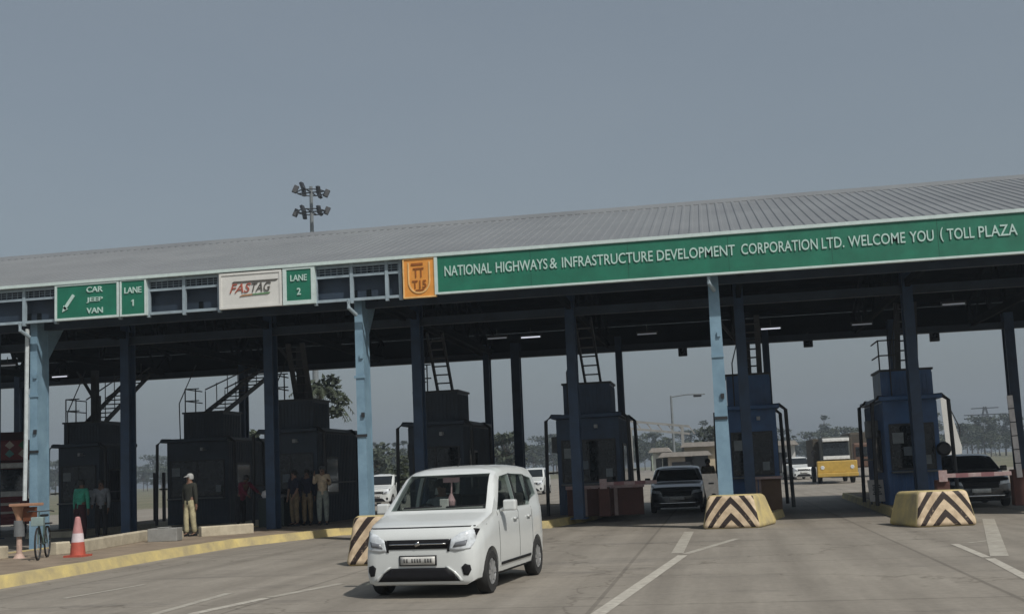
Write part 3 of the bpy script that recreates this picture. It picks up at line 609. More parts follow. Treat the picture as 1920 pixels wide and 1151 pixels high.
def car(label, pos, heading, prof, m, L=(1.17, -1.26), rw=.285, cabin=False, scale=1., name='parked_car', cat='car', front=True, grp=None, kind='hatch'):
    t = thing(name, label, cat, (pos[0], pos[1], 0.004), heading, grp)
    me0 = body_mesh(prof); bvh = BVHTree.FromPolygons([v.co for v in me0.vertices], [p.vertices for p in me0.polygons])
    wmax = max(p[4] for p in prof); cut = []
    for x in L:
        for s in (-1, 1):
            c = MB().lathe([(rw + .045, s * (wmax - .22)), (rw + .045, s * (wmax + .3))], (x, 0, rw), 'y', 28); cut.append(mesh_of(c))
    H = kind == 'hatch'
    if H:
        ws = [(-.68, 1.10), (.68, 1.10), (.585, 1.565), (-.585, 1.565)]
        sws = [[(.72, 1.07), (.30, 1.47), (.22, 1.52), (-.22, 1.55), (-.22, 1.07)], [(-.30, 1.08), (-.30, 1.55), (-.98, 1.53), (-1.02, 1.14), (-.94, 1.08)], [(-1.08, 1.16), (-1.05, 1.51), (-1.38, 1.47), (-1.46, 1.22)]]
        rs = [(-.60, 1.12), (.60, 1.12), (.53, 1.52), (-.53, 1.52)]
    else:
        ws = [(-.72, 1.02), (.72, 1.02), (.58, 1.40), (-.58, 1.40)]
        sws = [[(.62, 1.0), (.20, 1.32), (-.15, 1.38), (-.15, 1.0)], [(-.22, 1.0), (-.22, 1.38), (-.85, 1.34), (-1.15, 1.1), (-1.15, 1.02)]]
        rs = [(-.62, 1.10), (.62, 1.10), (.55, 1.36), (-.55, 1.36)]
    if cabin:
        cut.append(body_mesh([(p[0], .32, p[2], p[3], p[4]) for p in prof], inset=.055, xr=(-1.55, .93)))
        cut.append(mesh_of(MB().prism(ws, lambda u, v, q: (q, u, v), .1, 1.6)))
        cut.append(mesh_of(MB().prism(rs, lambda u, v, q: (q, u, v), -2.2, -1.2)))
        for sp in sws: cut.append(mesh_of(MB().prism(sp, lambda u, v, q: (u, q, v), -1.3, 1.3)))
    me = boolean(me0, cut); me.name = 'body'
    body = link('body', me, m, t, smooth=True)
    gm = M_cglass if cabin else M_glass
    ex = lambda poly, k: [(sum(p[0] for p in poly) / len(poly) * (1 - k) + p[0] * k, sum(p[1] for p in poly) / len(poly) * (1 - k) + p[1] * k) for p in poly]
    decal(bvh, ws, 'x+', .002, 'windscreen', gm, t)
    for s in ('y+', 'y-'):
        for sp in sws: decal(bvh, ex(sp, 1.01), s, .001, 'side_window', gm, t)
    if H:
        for ax in ('y+', 'y-'):
            for q_ in ([(-.225, 1.07), (-.225, 1.555), (-.295, 1.555), (-.295, 1.07)], [(-.985, 1.13), (-.985, 1.53), (-1.05, 1.515), (-1.075, 1.16)]): decal(bvh, q_, ax, .003, 'pillar_trim', M_plast, t, .1, .004)
        for y_ in (-.5, .12): decal(bvh, [(y_, 1.115), (y_ + .55, 1.13), (y_ + .55, 1.142), (y_, 1.13)], 'x+', .014, 'wiper', M_plast, t, .1, .01)
    decal(bvh, rs, 'x-', .002, 'rear_window', gm, t)
    if cabin:
        MB().box(-1.45, .85, -.70, .70, .36, .42).build('cabin_floor', M_plast, t)
        dsh = MB().prism([(.95, .75), (.95, 1.04), (.72, 1.10), (.50, 1.0), (.48, .75)], lambda u, v, q: (u, q, v), -.72, .72).build('dashboard', mat('dashboard_grey', (.10, .095, .09), .6), t, bevel=.02)
        MB().box(.60, .76, -.6, .6, 1.10, 1.135).build('sunlit_dash_strip', mat('pale_dash', (.75, .70, .68), .8), t, bevel=.008)  # pale strip paints the sunlit band of dashboard behind the windscreen
        for yy in (-.36, .36):
            st = MB().box(-.45, .15, yy - .24, yy + .24, .55, .75).prism([(-.45, .7), (-.25, .7), (-.42, 1.28), (-.55, 1.28)], lambda u, v, q: (u, q, v), yy - .23, yy + .23).box(-.58, -.47, yy - .12, yy + .12, 1.3, 1.46).build('seat', mat('seat_cloth', (.05, .048, .05), .9), t, bevel=.04)
        MB().box(-1.3, -.9, -.6, .6, .55, .75).prism([(-1.3, .7), (-1.15, .7), (-1.25, 1.25), (-1.36, 1.25)], lambda u, v, q: (u, q, v), -.6, .6).build('rear_seat', mat('seat_cloth', (.05, .048, .05), .9), t, bevel=.04)
        MB().lathe([(.15, -.012), (.18, -.012), (.18, .012), (.15, .012), (.15, -.012)], (.42, -.36, 1.0), 'x', 20).build('steering_wheel', M_plast, t)
        MB().box(.33, .36, -.12, .12, 1.46, 1.53).tube([(.34, 0, 1.46), (.38, 0, 1.22)], .012, 6).lathe([(.01, 1.10), (.05, 1.14), (.06, 1.2), (.02, 1.3)], (.38, 0, 0), 'z', 10).build('mirror_ornament', mat('pink_ornament', (.75, .45, .48), .7), t)
        MB().box(.66, .72, -.06, .06, 1.135, 1.24).build('dash_ornament', mat('pale_dash', (.5, .45, .43), .8), t, bevel=.01)
    # front
    if H:
        for s in (-1, 1):
            hp = [(s * .43, .62), (s * .52, .60), (s * .70, .63), (s * .735, .72), (s * .745, .84), (s * .70, .86), (s * .57, .82), (s * .46, .75)]
            h = decal(bvh, hp, 'x+', .006, 'headlight', M_lamp, t, .04)
            decal(bvh, [(s * .40, .60), (s * .43, .60), (s * .455, .76), (s * .42, .73)], 'x+', .005, 'headlight_rim', M_plast, t, .04)
            decal(bvh, [(s * .48, .65), (s * .64, .67), (s * .66, .74), (s * .52, .71)], 'x+', .014, 'headlight_reflector', mat('lamp_core', (.16, .17, .19), .2), h, .04)
            decal(bvh, [(s * .585, .40), (s * .61, .30), (s * .665, .29), (s * .70, .36), (s * .69, .42), (s * .63, .44)], 'x+', .004, 'fog_lamp', M_plast, t, .04)
            decal(bvh, [(s * .735, .78), (s * .752, .86), (s * .715, .87)], 'x+', .010, 'indicator', M_plast, t, .03)
        gr = decal(bvh, [(-.42, .635), (.42, .635), (.43, .755), (-.43, .755)], 'x+', .004, 'grille', M_plast, t)
        decal(bvh, [(-.39, .690), (.39, .690), (.39, .706), (-.39, .706)], 'x+', .016, 'chrome_bar', M_chrome, gr)
        decal(bvh, [(-.045, .70), (-.02, .665), (.045, .69), (.02, .735)], 'x+', .026, 'emblem', M_chrome, gr)
        pl = decal(bvh, [(-.255, .425), (.255, .425), (.255, .555), (-.255, .555)], 'x+', .010, 'number_plate', M_plast, t)
        decal(bvh, [(-.235, .440), (.235, .440), (.235, .540), (-.235, .540)], 'x+', .020, 'plate_face', M_plate, pl)
        k = -.19
        for i, wd in enumerate([.03, .028, .0, .03, .028, .03, .03, .0, .028, .03, .03]):
            if wd: decal(bvh, [(k, .465), (k + wd * .7, .465), (k + wd * .7, .515), (k, .515)], 'x+', .029, 'plate_mark', mat('plate_ink', (.10, .10, .10), .7), pl, .05, .004)
            k += .036
        decal(bvh, [(-.56, .225), (-.47, .33), (-.37, .395), (.37, .395), (.47, .33), (.56, .225)], 'x+', .005, 'air_intake', M_plast, t)
        for s in (-1, 1): decal(bvh, [(s * .57, .23), (s * .61, .23), (s * .51, .34), (s * .41, .41), (s * .37, .41), (s * .48, .33)], 'x+', .008, 'intake_edge', m, t, .05)
        decal(bvh, [(-.78, .905), (-.74, .895), (.74, .895), (.78, .905), (.78, .909), (-.78, .909)], 'x+', .0015, 'bonnet_seam', M_plast, t, .05, .003)
    else:
        for s in (-1, 1):
            decal(bvh, [(s * .48, .62), (s * .78, .66), (s * .80, .75), (s * .52, .72)], 'x+', .006, 'headlight', M_lamp, t, .05)
            decal(bvh, [(s * .60, .36), (s * .72, .36), (s * .74, .46), (s * .58, .45)], 'x+', .005, 'fog_lamp', M_plast, t, .05)
        decal(bvh, [(-.46, .55), (.46, .55), (.47, .70), (-.47, .70)], 'x+', .005, 'grille', M_plast, t)
        decal(bvh, [(-.25, .42), (.25, .42), (.25, .53), (-.25, .53)], 'x+', .012, 'number_plate', M_plate, t)
        decal(bvh, [(-.6, .30), (.6, .30), (.62, .35), (-.62, .35)], 'x+', .012, 'bumper_strip', M_chrome, t)
    zl = 1.05 if H else .98
    for s, ax in ((1, 'y+'), (-1, 'y-')):
        mx = .62 if H else .55; o = MB().box(mx - .07, mx + .06, s * (wmax + .03), s * (wmax + .21), zl - .0, zl + .15).beam((mx, s * (wmax - .03), zl), (mx, s * (wmax + .06), zl + .04), .05).build('door_mirror', m, t, bevel=.035)
        for x0 in ((.76, -.26, -1.0) if H else (.75, -.18, -1.05)): decal(bvh, [(x0, .3), (x0 + .008, .3), (x0 + .008, zl), (x0, zl)], ax, .001, 'door_seam', M_plast, t, .1, .003)
        for x0 in ((-.12, -.86) if H else (-.05, -.95)): decal(bvh, [(x0, .90), (x0 + .16, .90), (x0 + .16, .93), (x0, .93)], ax, .018, 'door_handle', m, t, .1, .02)
        decal(bvh, [(-.85, .33), (.72, .33), (.72, .365), (-.85, .365)], ax, .006, 'side_moulding', M_plast, t, .1)
        decal(bvh, [(-1.0 if H else -1.2, .205), (.86 if H else 1.2, .205), (.86 if H else 1.2, .24), (-1.0 if H else -1.2, .24)], ax, .004, 'sill', M_plast, t, .1)
    for x in L:
        for s in (-1, 1): wheel(t, x, s * (wmax - .085), rw, s)
    MB().box(min(L) - .1, max(L) + .1, -wmax + .25, wmax - .25, .16, .22).build('underbody', M_plast, t)
    if H: MB().tube([(.05, 0, 1.66), (-.12, 0, 1.80)], .006, 5).build('aerial', M_plast, t)
    return t
hd = math.atan2(15.07 - 17.42, -2.99 + 2.76)
car('white five door hatchback driving towards the camera in the middle of the road', (-3.70, 16.42), hd, HATCH, M_carwhite, (1.17, -1.26), .285, True, name='hatchback_car')
p = g(1268, 962); car('dark grey car waiting in the lane between two booths', (p.x + .05, p.y + 2.1), R(-90), SEDAN, M_cargrey, (1.35, -1.30), .31, kind='sedan', name='saloon_car', grp='dark cars in the toll lanes')
p = g(1842, 952); car('black car at the right edge of the photo behind a lowered barrier arm', (p.x, p.y + 2.1), R(-90), SEDAN, M_carblack, (1.35, -1.30), .31, kind='sedan', name='saloon_car', grp='dark cars in the toll lanes')
p = at(1004, 926, z=0); car('distant white car seen just right of the white hatchback roof', (p.x, p.y), R(-90), HATCH, M_carwhite, name='distant_car', grp='distant white cars')
p = at(722, 946, z=0); car('distant white car between the centre column and the white hatchback', (p.x, p.y), R(-90), HATCH, M_carwhite, name='distant_car', grp='distant white cars')
p = at(1497, 898, z=0); car('distant white car left of the yellow truck', (p.x, p.y), R(-80), HATCH, M_carwhite, name='distant_car', grp='distant white cars')

def truck(label, pos, kind):
    t = thing('lorry', label, 'truck', pos)
    W2 = 1.15; body = M_yel if kind == 'y' else M_red
    cabm = mat('lorry_cab_white', (.55, .55, .52), .5) if kind == 'y' else M_red
    # front faces -Y
    MB().prism([(0, .85), (0, 1.6), (.12, 2.55), (.25, 2.75), (2.0, 2.75), (2.0, .85)], lambda u, v, q: (q, u, v), -W2 * (.70 if kind == 'y' else .95), W2 * (.70 if kind == 'y' else .95)).build('cab', mat('lorry_cab_dark', (.05, .055, .05), .5) if kind == 'y' else M_red, t, bevel=.06)
    MB().prism([(-.012, 1.62), (.088, 2.42), (.06, 2.43), (-.04, 1.63)], lambda u, v, q: (q, u, v), -W2 * (.62 if kind == 'y' else .82), W2 * (.62 if kind == 'y' else .82)).build('windscreen', M_glass, t)
    k_ = .66 if kind == 'y' else .86
    MB().box(-W2 * k_, W2 * k_, -.22, .1, 2.46, 2.66).build('sun_visor', mat('lorry_white_trim', (.66, .67, .66), .5), t, bevel=.03)
    MB().box(-W2 * k_, W2 * k_, -.05, .05, 1.42, 1.62).build('front_trim', mat('lorry_white_trim', (.66, .67, .66), .5), t, bevel=.02)
    MB().box(-W2, W2, -.12, .3, .62, 1.34).build('front_panel', body, t, bevel=.05)
    MB().box(-W2 * 1.02, W2 * 1.02, -.28, .1, .40, .64).build('bumper', body, t, bevel=.04)
    for s in (-1, 1):
        MB().lathe([(.10, -.15), (.12, -.12)], (s * .85, 0, .95), 'y', 16).build('headlight', M_lamp, t)
        MB().tube([(s * W2, .1, 1.9), (s * (W2 + .2), -.05, 2.0), (s * (W2 + .2), -.05, 1.9)], .02).box(s * (W2 + .2) - .08, s * (W2 + .2) + .08, -.08, -.04, 1.6, 1.95).build('wing_mirror', M_plast, t)
        for yy in (1.0, 5.2):
            MB().lathe([(.2, -.12), (.46, -.12), (.5, -.08), (.5, .08), (.46, .12), (.2, .12)], (s * .95, yy, .5), 'x', 24).build('wheel', M_tyre, t, smooth=True)
    hh = 3.1 if kind == 'y' else 3.9
    MB().box(-W2 * 1.02, W2 * 1.02, 2.1, 7.2, 1.0, hh if kind != 'y' else 2.7).build('cargo_body', mat('brown_tarpaulin', (.06, .052, .04), .9) if kind == 'y' else mat('lorry_dark_red', (.07, .01, .015), .6), t, bevel=.06)
    MB().box(-.5, .5, .2, 7.0, .5, .8).build('chassis', M_plast, t)
    if kind == 'r':   # carved decorated header over the cab
        MB().box(-W2, W2, -.1, 2.0, 2.75, 3.5).build('header_board', M_red, t, bevel=.04)
        cols = [('pale', (.55, .5, .45)), ('green', (.03, .16, .07)), ('cream', (.6, .45, .25)), ('teal', (.1, .3, .3))]
        for i, xx in enumerate([-.9, -.45, 0, .45, .9]):
            for j, zz in enumerate([2.98, 3.3]):
                MB().prism([(xx - .16, zz), (xx, zz + .17), (xx + .16, zz), (xx, zz - .13)], lambda u, v, q: (u, q, v), -.13, -.10).build('painted_diamond', mat('paint_' + cols[(i + j) % 4][0], cols[(i + j) % 4][1], .6), t)
        MB().box(-.95, .95, -.15, -.122, .8, .88).box(-.8, .8, -.15, -.122, 1.1, 1.2).build('painted_band', mat('paint_pale', (.55, .5, .45), .6), t)
    return t
p = at(1572, 906, z=0); truck('distant lorry with a yellow front and white sun visor facing the camera', (p.x, p.y, 0), 'y')
q = at(1628, 893, z=0); t = thing('lorry', 'distant lorry under a brown tarpaulin, right of the yellow fronted lorry', 'truck', (q.x, q.y, 0))
MB().box(-1.2, 1.2, 0, 6, .9, 3.3).build('tarpaulin', mat('brown_tarpaulin', (.06, .052, .04), .9), t, bevel=.15); MB().box(-1.1, 1.1, -1.6, -.1, .7, 2.5).build('cab', mat('brown_cab', (.10, .05, .03), .6), t, bevel=.12); MB().box(-.95, .95, -1.62, -1.601, 1.5, 2.2).build('windscreen', M_glass, t)
for s in (-1, 1):
    for yy in (-.8, 4.5): MB().lathe([(.2, -.12), (.46, -.12), (.5, -.08), (.5, .08), (.46, .12), (.2, .12)], (s * .95, yy, .5), 'x', 20).build('wheel', M_tyre, t, smooth=True)
p = at(-8, 1005, z=0); truck('dark red decorated lorry cut by the left edge of the photo', (p.x, p.y, 0), 'r').rotation_euler = (0, 0, R(35))

# ------------------------------------------------------------------ people
def skin_mesh(verts, edges, radii, root=0, sub=1):
    me = bpy.data.meshes.new('s'); me.from_pydata(verts, edges, []); o = bpy.data.objects.new('s', me); COL.objects.link(o)
    sk = o.modifiers.new('k', 'SKIN'); sk.use_smooth_shade = True
    for i, r in enumerate(radii): me.skin_vertices[0].data[i].radius = (r, r) if not isinstance(r, tuple) else r
    me.skin_vertices[0].data[root].use_root = True
    if sub: ss = o.modifiers.new('u', 'SUBSURF'); ss.levels = sub; ss.render_levels = sub
    dg = bpy.context.evaluated_depsgraph_get(); dg.update(); res = bpy.data.meshes.new_from_object(o.evaluated_get(dg)); bpy.data.objects.remove(o)
    for q in res.polygons: q.use_smooth = True
    return res
def person(label, loc, rz, shirt, trousers, skin=None, arms=((0, 0), (0, 0)), lean=0., cap=None, H=1.7, stride=.0, sleeves=1, hood=None):
    t = thing('person', label, 'person', loc, rz); s_ = H / 1.7; t.scale = (s_,) * 3; skin = skin or M_skin
    L = lambda x, y, z: (x, y - lean * max(0, z - .9), z - abs(lean) * .25 * max(0, z - .9))
    V = [L(0, 0, .93), L(0, 0, 1.15), L(0, 0, 1.34), L(0, 0, 1.46), L(0, -.01, 1.54), L(0, -.015, 1.61), L(0, 0, 1.665)]; E = [(i, i + 1) for i in range(6)]
    Rr = [(.13, .11), (.125, .10), (.14, .10), .055, .075, .088, .06]
    leg = {}; arm = {}
    for s in (-1, 1):
        st = stride * s; b = len(V)
        pts = [(s * .09, 0, .86), (s * .10, -.02 + st * .5, .48), (s * .10, .02 + st, .09), (s * .11, -.13 + st, .035)]
        V += pts; E += [(0, b), (b, b + 1), (b + 1, b + 2), (b + 2, b + 3)]; Rr += [.088, .058, .038, .032]; leg[s] = pts
        af, ab = arms[0 if s < 0 else 1]    # forward lift, elbow bend (radians)
        sh = Vector(L(s * .17, 0, 1.40)); el = sh + Vector((s * .05, -math.sin(af) * .28, -math.cos(af) * .28)); wr = el + Vector((-s * .02 if ab else s * .01, -math.sin(af + ab) * .25, -math.cos(af + ab) * .25))
        dn = (wr - el).normalized(); pa = wr + dn * .07; b = len(V)
        V += [tuple(sh), tuple(el), tuple(wr), tuple(pa)]; E += [(2, b), (b, b + 1), (b + 1, b + 2), (b + 2, b + 3)]; Rr += [.06, .042, .026, (.035, .02)]; arm[s] = (sh, el, wr)
        sd = Vector((0, 1, 0)) if abs(dn.z) > .6 else Vector((1, 0, 0))
        for k, ln in enumerate((.070, .080, .075, .06)):
            c = len(V); base = pa + sd * (.022 - .015 * k) + dn * .015; V += [tuple(base), tuple(base + dn * ln * .5), tuple(base + dn * ln * .95 + Vector((-s * .012, 0, 0)))]
            E += [(b + 3, c), (c, c + 1), (c + 1, c + 2)]; Rr += [.010, .009, .007]
        c = len(V); V += [tuple(wr + dn * .03 + sd * .035), tuple(wr + dn * .075 + sd * .05)]; E += [(b + 2, c), (c, c + 1)]; Rr += [.011, .009]
    link('body', skin_mesh(V, E, Rr), skin, t)
    # shirt
    v = [L(0, 0, .80), L(0, 0, 1.15), L(0, 0, 1.34), L(0, 0, 1.44)]; e = [(0, 1), (1, 2), (2, 3)]; r = [(.155, .13), (.145, .12), (.16, .12), .07]
    for s in (-1, 1):
        sh, el, wr = arm[s]; b = len(v); v += [tuple(sh), tuple(el)]; e += [(2, b), (b, b + 1)]; r += [.078, .06]
        if sleeves: v += [tuple(wr)]; e += [(b + 1, b + 2)]; r += [.042]
    link('shirt', skin_mesh(v, e, r), shirt, t)
    v = [L(0, 0, 1.08), (0, 0, .88)]; e = [(0, 1)]; r = [(.14, .12), (.14, .12)]
    for s in (-1, 1):
        a = leg[s]; b = len(v); v += [a[0], a[1], a[2]]; e += [(1, b), (b, b + 1), (b + 1, b + 2)]; r += [.105, .082, .065]
    link('trousers', skin_mesh(v, e, r), trousers, t)
    for s in (-1, 1):
        a = leg[s]; MB().prism([(.07, 0), (.07, .07), (.0, .10), (-.10, .07), (-.20, .045), (-.22, .0)], lambda u, v_, q, a=a, s=s: (a[2][0] + q, a[2][1] + u - .01, v_), -.045, .045).build('shoe', M_plast, t, bevel=.015)
    hx, hy, hz = L(0, 0, 1.60)
    mb = MB(); prof = [(.001, .115), (.05, .108), (.082, .08), (.096, .04), (.098, 0), (.09, -.05)]; 
    mb.lathe([(r_, z_) for r_, z_ in prof], (hx, hy + .015, hz), 'z', 16)
    mb.build('cap' if cap else 'hair', cap or M_hair, t, smooth=True)
    if cap: MB().prism([(-.06, 0), (-.16, -.02), (-.16, -.01), (-.06, .02)], lambda u, v_, q: (q, hy + u, hz + .03 + v_), -.06, .06).build('cap_peak', cap, t)
    fc = MB()
    for s in (-1, 1): fc.lathe([(.001, -.012), (.010, -.006), (.012, 0), (.001, .01)], (s * .032, hy - .088, hz + .0), 'y', 8)
    fc.lathe([(.001, -.012), (.02, -.004), (.001, .004)], (0, hy - .078, hz - .055), 'y', 8); fc.build('eyes_and_mouth', M_hair, t)
    MB().add([(0, hy - .118, hz - .03), (-.015, hy - .088, hz - .035), (.015, hy - .088, hz - .035), (0, hy - .088, hz + .015)], [(0, 1, 3), (0, 3, 2), (0, 2, 1), (1, 2, 3)]).build('nose', skin, t)
    return t
def pg(px, py, z=0.): q = at(px, py, z=z); return (q.x, q.y, z)
person('person in a green shirt and maroon trousers, back turned, behind the traffic cone', (at(150, 1000, Y=33).x, 33., 0), R(170), cloth('green', (.05, .34, .24)), cloth('maroon', (.05, .012, .018)), H=1.9, stride=.06, lean=.12)
person('person in a grey top standing beside the green shirted person', (at(190, 1000, Y=33.6).x, 33.6, 0), R(20), cloth('grey', (.24, .26, .29)), cloth('black', (.018, .018, .02)), H=1.85, arms=((.3, .6), (0, .2)))
person('person in a dark jacket, pale cap and cream trousers on the median', pg(357, 1006, .16), R(-20), cloth('dark_olive', (.022, .024, .018)), cloth('cream', (.42, .38, .24)), cap=mat('cap_white', (.35, .36, .36), .8), H=1.72, stride=.05)
person('person in a khaki shirt with a raised hand by a dark booth', (at(606, 970, Y=34.2).x, 34.2, .18), R(15), cloth('khaki', (.62, .50, .36)), cloth('grey_green', (.30, .33, .30)), cap=mat('cap_grey', (.10, .11, .12), .8), H=1.8, arms=((.8, 1.9), (.5, 1.5)), skin=M_skin2)
person('person in a maroon shirt leaning over beside the dark cabinet', pg(452, 988, .18), R(60), cloth('maroon2', (.16, .018, .045)), cloth('dark_blue', (.02, .02, .026)), H=1.7, lean=.45, arms=((.7, .3), (.9, .2)))
person('person in a navy shirt and khaki trousers, left of the khaki shirted person', (at(577, 970, Y=34.4).x, 34.4, .18), R(10), cloth('navy', (.02, .025, .05)), cloth('khaki2', (.22, .165, .10)), H=1.7)
person('person in a navy shirt with bare forearms beside the dark cabinet', (at(553, 970, Y=34.1).x, 34.1, .18), R(-30), cloth('navy', (.02, .025, .05)), cloth('khaki2', (.22, .165, .10)), H=1.7, arms=((.1, .2), (.2, .4)), sleeves=0, skin=M_skin2)
person('person on the far island seen beside the white notice stand', (at(1332, 925, z=0).x + .1, 41, .0), R(0), cloth('tan', (.3, .24, .16)), cloth('dark_blue', (.02, .02, .026)), H=1.7)

t = thing('person', 'driver in a grey shirt seated behind the windscreen of the white hatchback', 'person', (-3.70, 16.42, .004), hd)
dy = -.36
V = [(-.18, dy, .80), (-.22, dy, 1.0), (-.27, dy, 1.18), (-.27, dy, 1.28), (-.25, dy, 1.34), (-.24, dy, 1.41), (-.25, dy, 1.47)]; E = [(i, i + 1) for i in range(6)]; Rr = [.13, .12, .13, .05, .07, .085, .055]
for s_ in (-1, 1):
    b = len(V); V += [(-.1, dy + s_ * .09, .78), (.22, dy + s_ * .12, .80), (.42, dy + s_ * .1, .50)]; E += [(0, b), (b, b + 1), (b + 1, b + 2)]; Rr += [.08, .06, .045]
    b = len(V); V += [(-.25, dy + s_ * .17, 1.17), (-.05, dy + s_ * .23, 1.0), (.22, dy + s_ * .17, 1.06), (.31, dy + s_ * .15, 1.08)]; E += [(2, b), (b, b + 1), (b + 1, b + 2), (b + 2, b + 3)]; Rr += [.06, .042, .028, .03]
    for k in range(5): c = len(V); V += [(.34, dy + s_ * .15, 1.11 - .018 * k), (.40, dy + s_ * .145, 1.115 - .018 * k)]; E += [(b + 3, c), (c, c + 1)]; Rr += [.009, .008]
link('body', skin_mesh(V, E, Rr), M_skin2, t)
V = [(-.18, dy, .78), (-.22, dy, 1.0), (-.27, dy, 1.18), (-.27, dy, 1.26)]; E = [(0, 1), (1, 2), (2, 3)]; Rr = [.15, .14, .15, .06]
for s_ in (-1, 1): b = len(V); V += [(-.25, dy + s_ * .17, 1.17), (-.05, dy + s_ * .23, 1.0)]; E += [(2, b), (b, b + 1)]; Rr += [.075, .06]
link('shirt', skin_mesh(V, E, Rr), cloth('driver_grey', (.30, .32, .34)), t)
MB().lathe([(.001, .10), (.06, .09), (.09, .05), (.095, .0), (.085, -.04)], (-.265, dy, 1.42), 'z', 14).build('hair', M_hair, t, smooth=True)
# ------------------------------------------------------------------ street furniture and small things
p = g(146, 1043, .18); t = thing('traffic_cone', 'faded red traffic cone with a white band on the median', 'traffic cone', (p.x, p.y, .18)); t.scale = (1.05, 1.05, 1.02)
MB().box(-.2, .2, -.2, .2, 0, .04).lathe([(.15, .04), (.125, .30)], n=20).build('base_cone', M_cone, t); MB().lathe([(.124, .30), (.105, .48)], n=20).build('white_band', M_band, t); MB().lathe([(.104, .48), (.05, .80), (.03, .82)], n=20).build('cone_top', mat('cone_pink', (.42, .20, .20), .6), t)
p = g(36, 1046, .18); t = thing('pedestal_table', 'orange topped pedestal stand beside the bicycle at lower left', 'stand', (p.x, p.y, .18))
MB().box(-.12, .45, -.2, .2, 1.10, 1.16).build('stand_top', mat('stand_orange', (.36, .20, .13), .6), t, bevel=.01); MB().lathe([(.16, 1.10), (.08, .88), (.07, .80)], n=16).build('funnel', mat('stand_orange', (.36, .20, .13), .6), t)
MB().lathe([(.11, .80), (.11, .46)], n=16).build('grey_sleeve', mat('sleeve_grey', (.14, .15, .16), .6), t); MB().lathe([(.055, .46), (.06, .1), (.13, .0)], n=16).build('stem', mat('stem_pink', (.45, .32, .27), .6), t)
MB().box(.12, .42, -.05, .0, .78, 1.08).build('brown_board', mat('rust_brown', (.12, .035, .012), .7), t)
# bicycle
p = g(80, 1047, .18); t = thing('bicycle', 'old dark bicycle parked by the left blue column', 'bicycle', (p.x, p.y, .18), R(22))
for y in (-.52, .52):
    w_ = MB(); w_.lathe([(.315, -.02), (.335, -.015), (.335, .015), (.315, .02), (.31, 0), (.315, -.02)], (0, y, .335), 'x', 28); o = w_.build('wheel', M_tyre, t, smooth=True)
    w_ = MB()
    for k in range(10): a = k * math.pi / 5; w_.tube([(0, y, .335), (0, y + .31 * math.cos(a), .335 + .31 * math.sin(a))], .004, 4)
    w_.build('spokes', M_rim, o)
mb = MB()
for a, b in [((0, -.52, .335), (0, -.40, .80)), ((0, -.40, .78), (0, .15, .78)), ((0, -.38, .68), (0, .05, .30)), ((0, .05, .30), (0, .18, .86)), ((0, .52, .335), (0, .16, .74)), ((0, .52, .335), (0, .05, .30)), ((0, -.40, .80), (0, -.36, .98))]: mb.tube([a, b], .016, 6)
mb.build('frame', mat('bicycle_green', (.05, .09, .08), .5), t); MB().tube([(-.26, -.22, .98), (-.2, -.34, 1.0), (0, -.36, .99), (.2, -.34, 1.0), (.26, -.22, .98)], .014, 6).build('handlebar', M_dark, t)
MB().box(-.07, .07, .06, .30, .87, .92).build('saddle', M_plast, t, bevel=.02); MB().box(-.12, .12, -.62, -.42, .70, .88).build('basket', mat('basket_grey', (.2, .27, .27), .6), t, bevel=.01); MB().box(-.07, .07, .35, .72, .70, .73).build('carrier', M_dark, t)
p = g(304, 1015, .18); o = MB().box(-.38, .38, 0, .45, 0, .33).box(-.15, .15, .02, .3, .33, .36).build('concrete_block', M_conc, bevel=.02); o.location = (p.x, p.y, .18); o.rotation_euler = (0, 0, R(8)); tag(o, 'grey concrete block on the median left of the man in cream trousers', 'block')
p = g(333, 1012, .18); o = MB().lathe([(.14, 0), (.16, .08), (.14, .22), (.06, .28)], n=14).build('stone', M_kerbwhite, smooth=True); o.location = (p.x, p.y, .18); tag(o, 'pale rounded stone beside the grey concrete block', 'stone')
q0 = None
for px, lab in ((291, 'thin dull post left of a pair under the second booth'), (308, 'thin dull post right of a pair under the second booth')):
    p = at(px, 985, z=.0)
    o = MB().tube([(0, 0, 0), (0, 0, 2.1)], .07, 10).lathe([(.14, 0), (.14, .03)]).build('bollard_post', mat('dull_post', (.10, .085, .09), .7)); o.location = (p.x, p.y, 0); tag(o, lab, 'post', 'thin posts under the canopy')
p = (at(513, 970, Y=34.2).x, 34.0, .18); t = thing('cabinet', 'dark equipment cabinet with white bags on top, between people under the canopy', 'cabinet', p)
MB().box(-.42, .42, 0, .5, 0, .85).build('cabinet_body', mat('cabinet_green', (.012, .025, .024), .6), t, bevel=.02); MB().box(-.45, .45, -.03, .52, .85, .89).build('cabinet_top', M_dark, t)
o = MB().lathe([(.12, .0), (.16, .08), (.12, .2), (.03, .24)], n=12).build('white_bag', mat('bag_white', (.75, .73, .75), .8), smooth=True); o.location = (p[0] - .22, p[1] + .2, p[2] + .895); tag(o, 'white bag on the left end of the dark cabinet', 'bag')
o = MB().lathe([(.10, .0), (.12, .05), (.02, .10)], n=12).build('grey_bag', mat('bag_grey', (.16, .16, .17), .8), smooth=True); o.location = (p[0] + .28, p[1] + .2, p[2] + .895); tag(o, 'small grey bundle on the right end of the dark cabinet', 'bag')

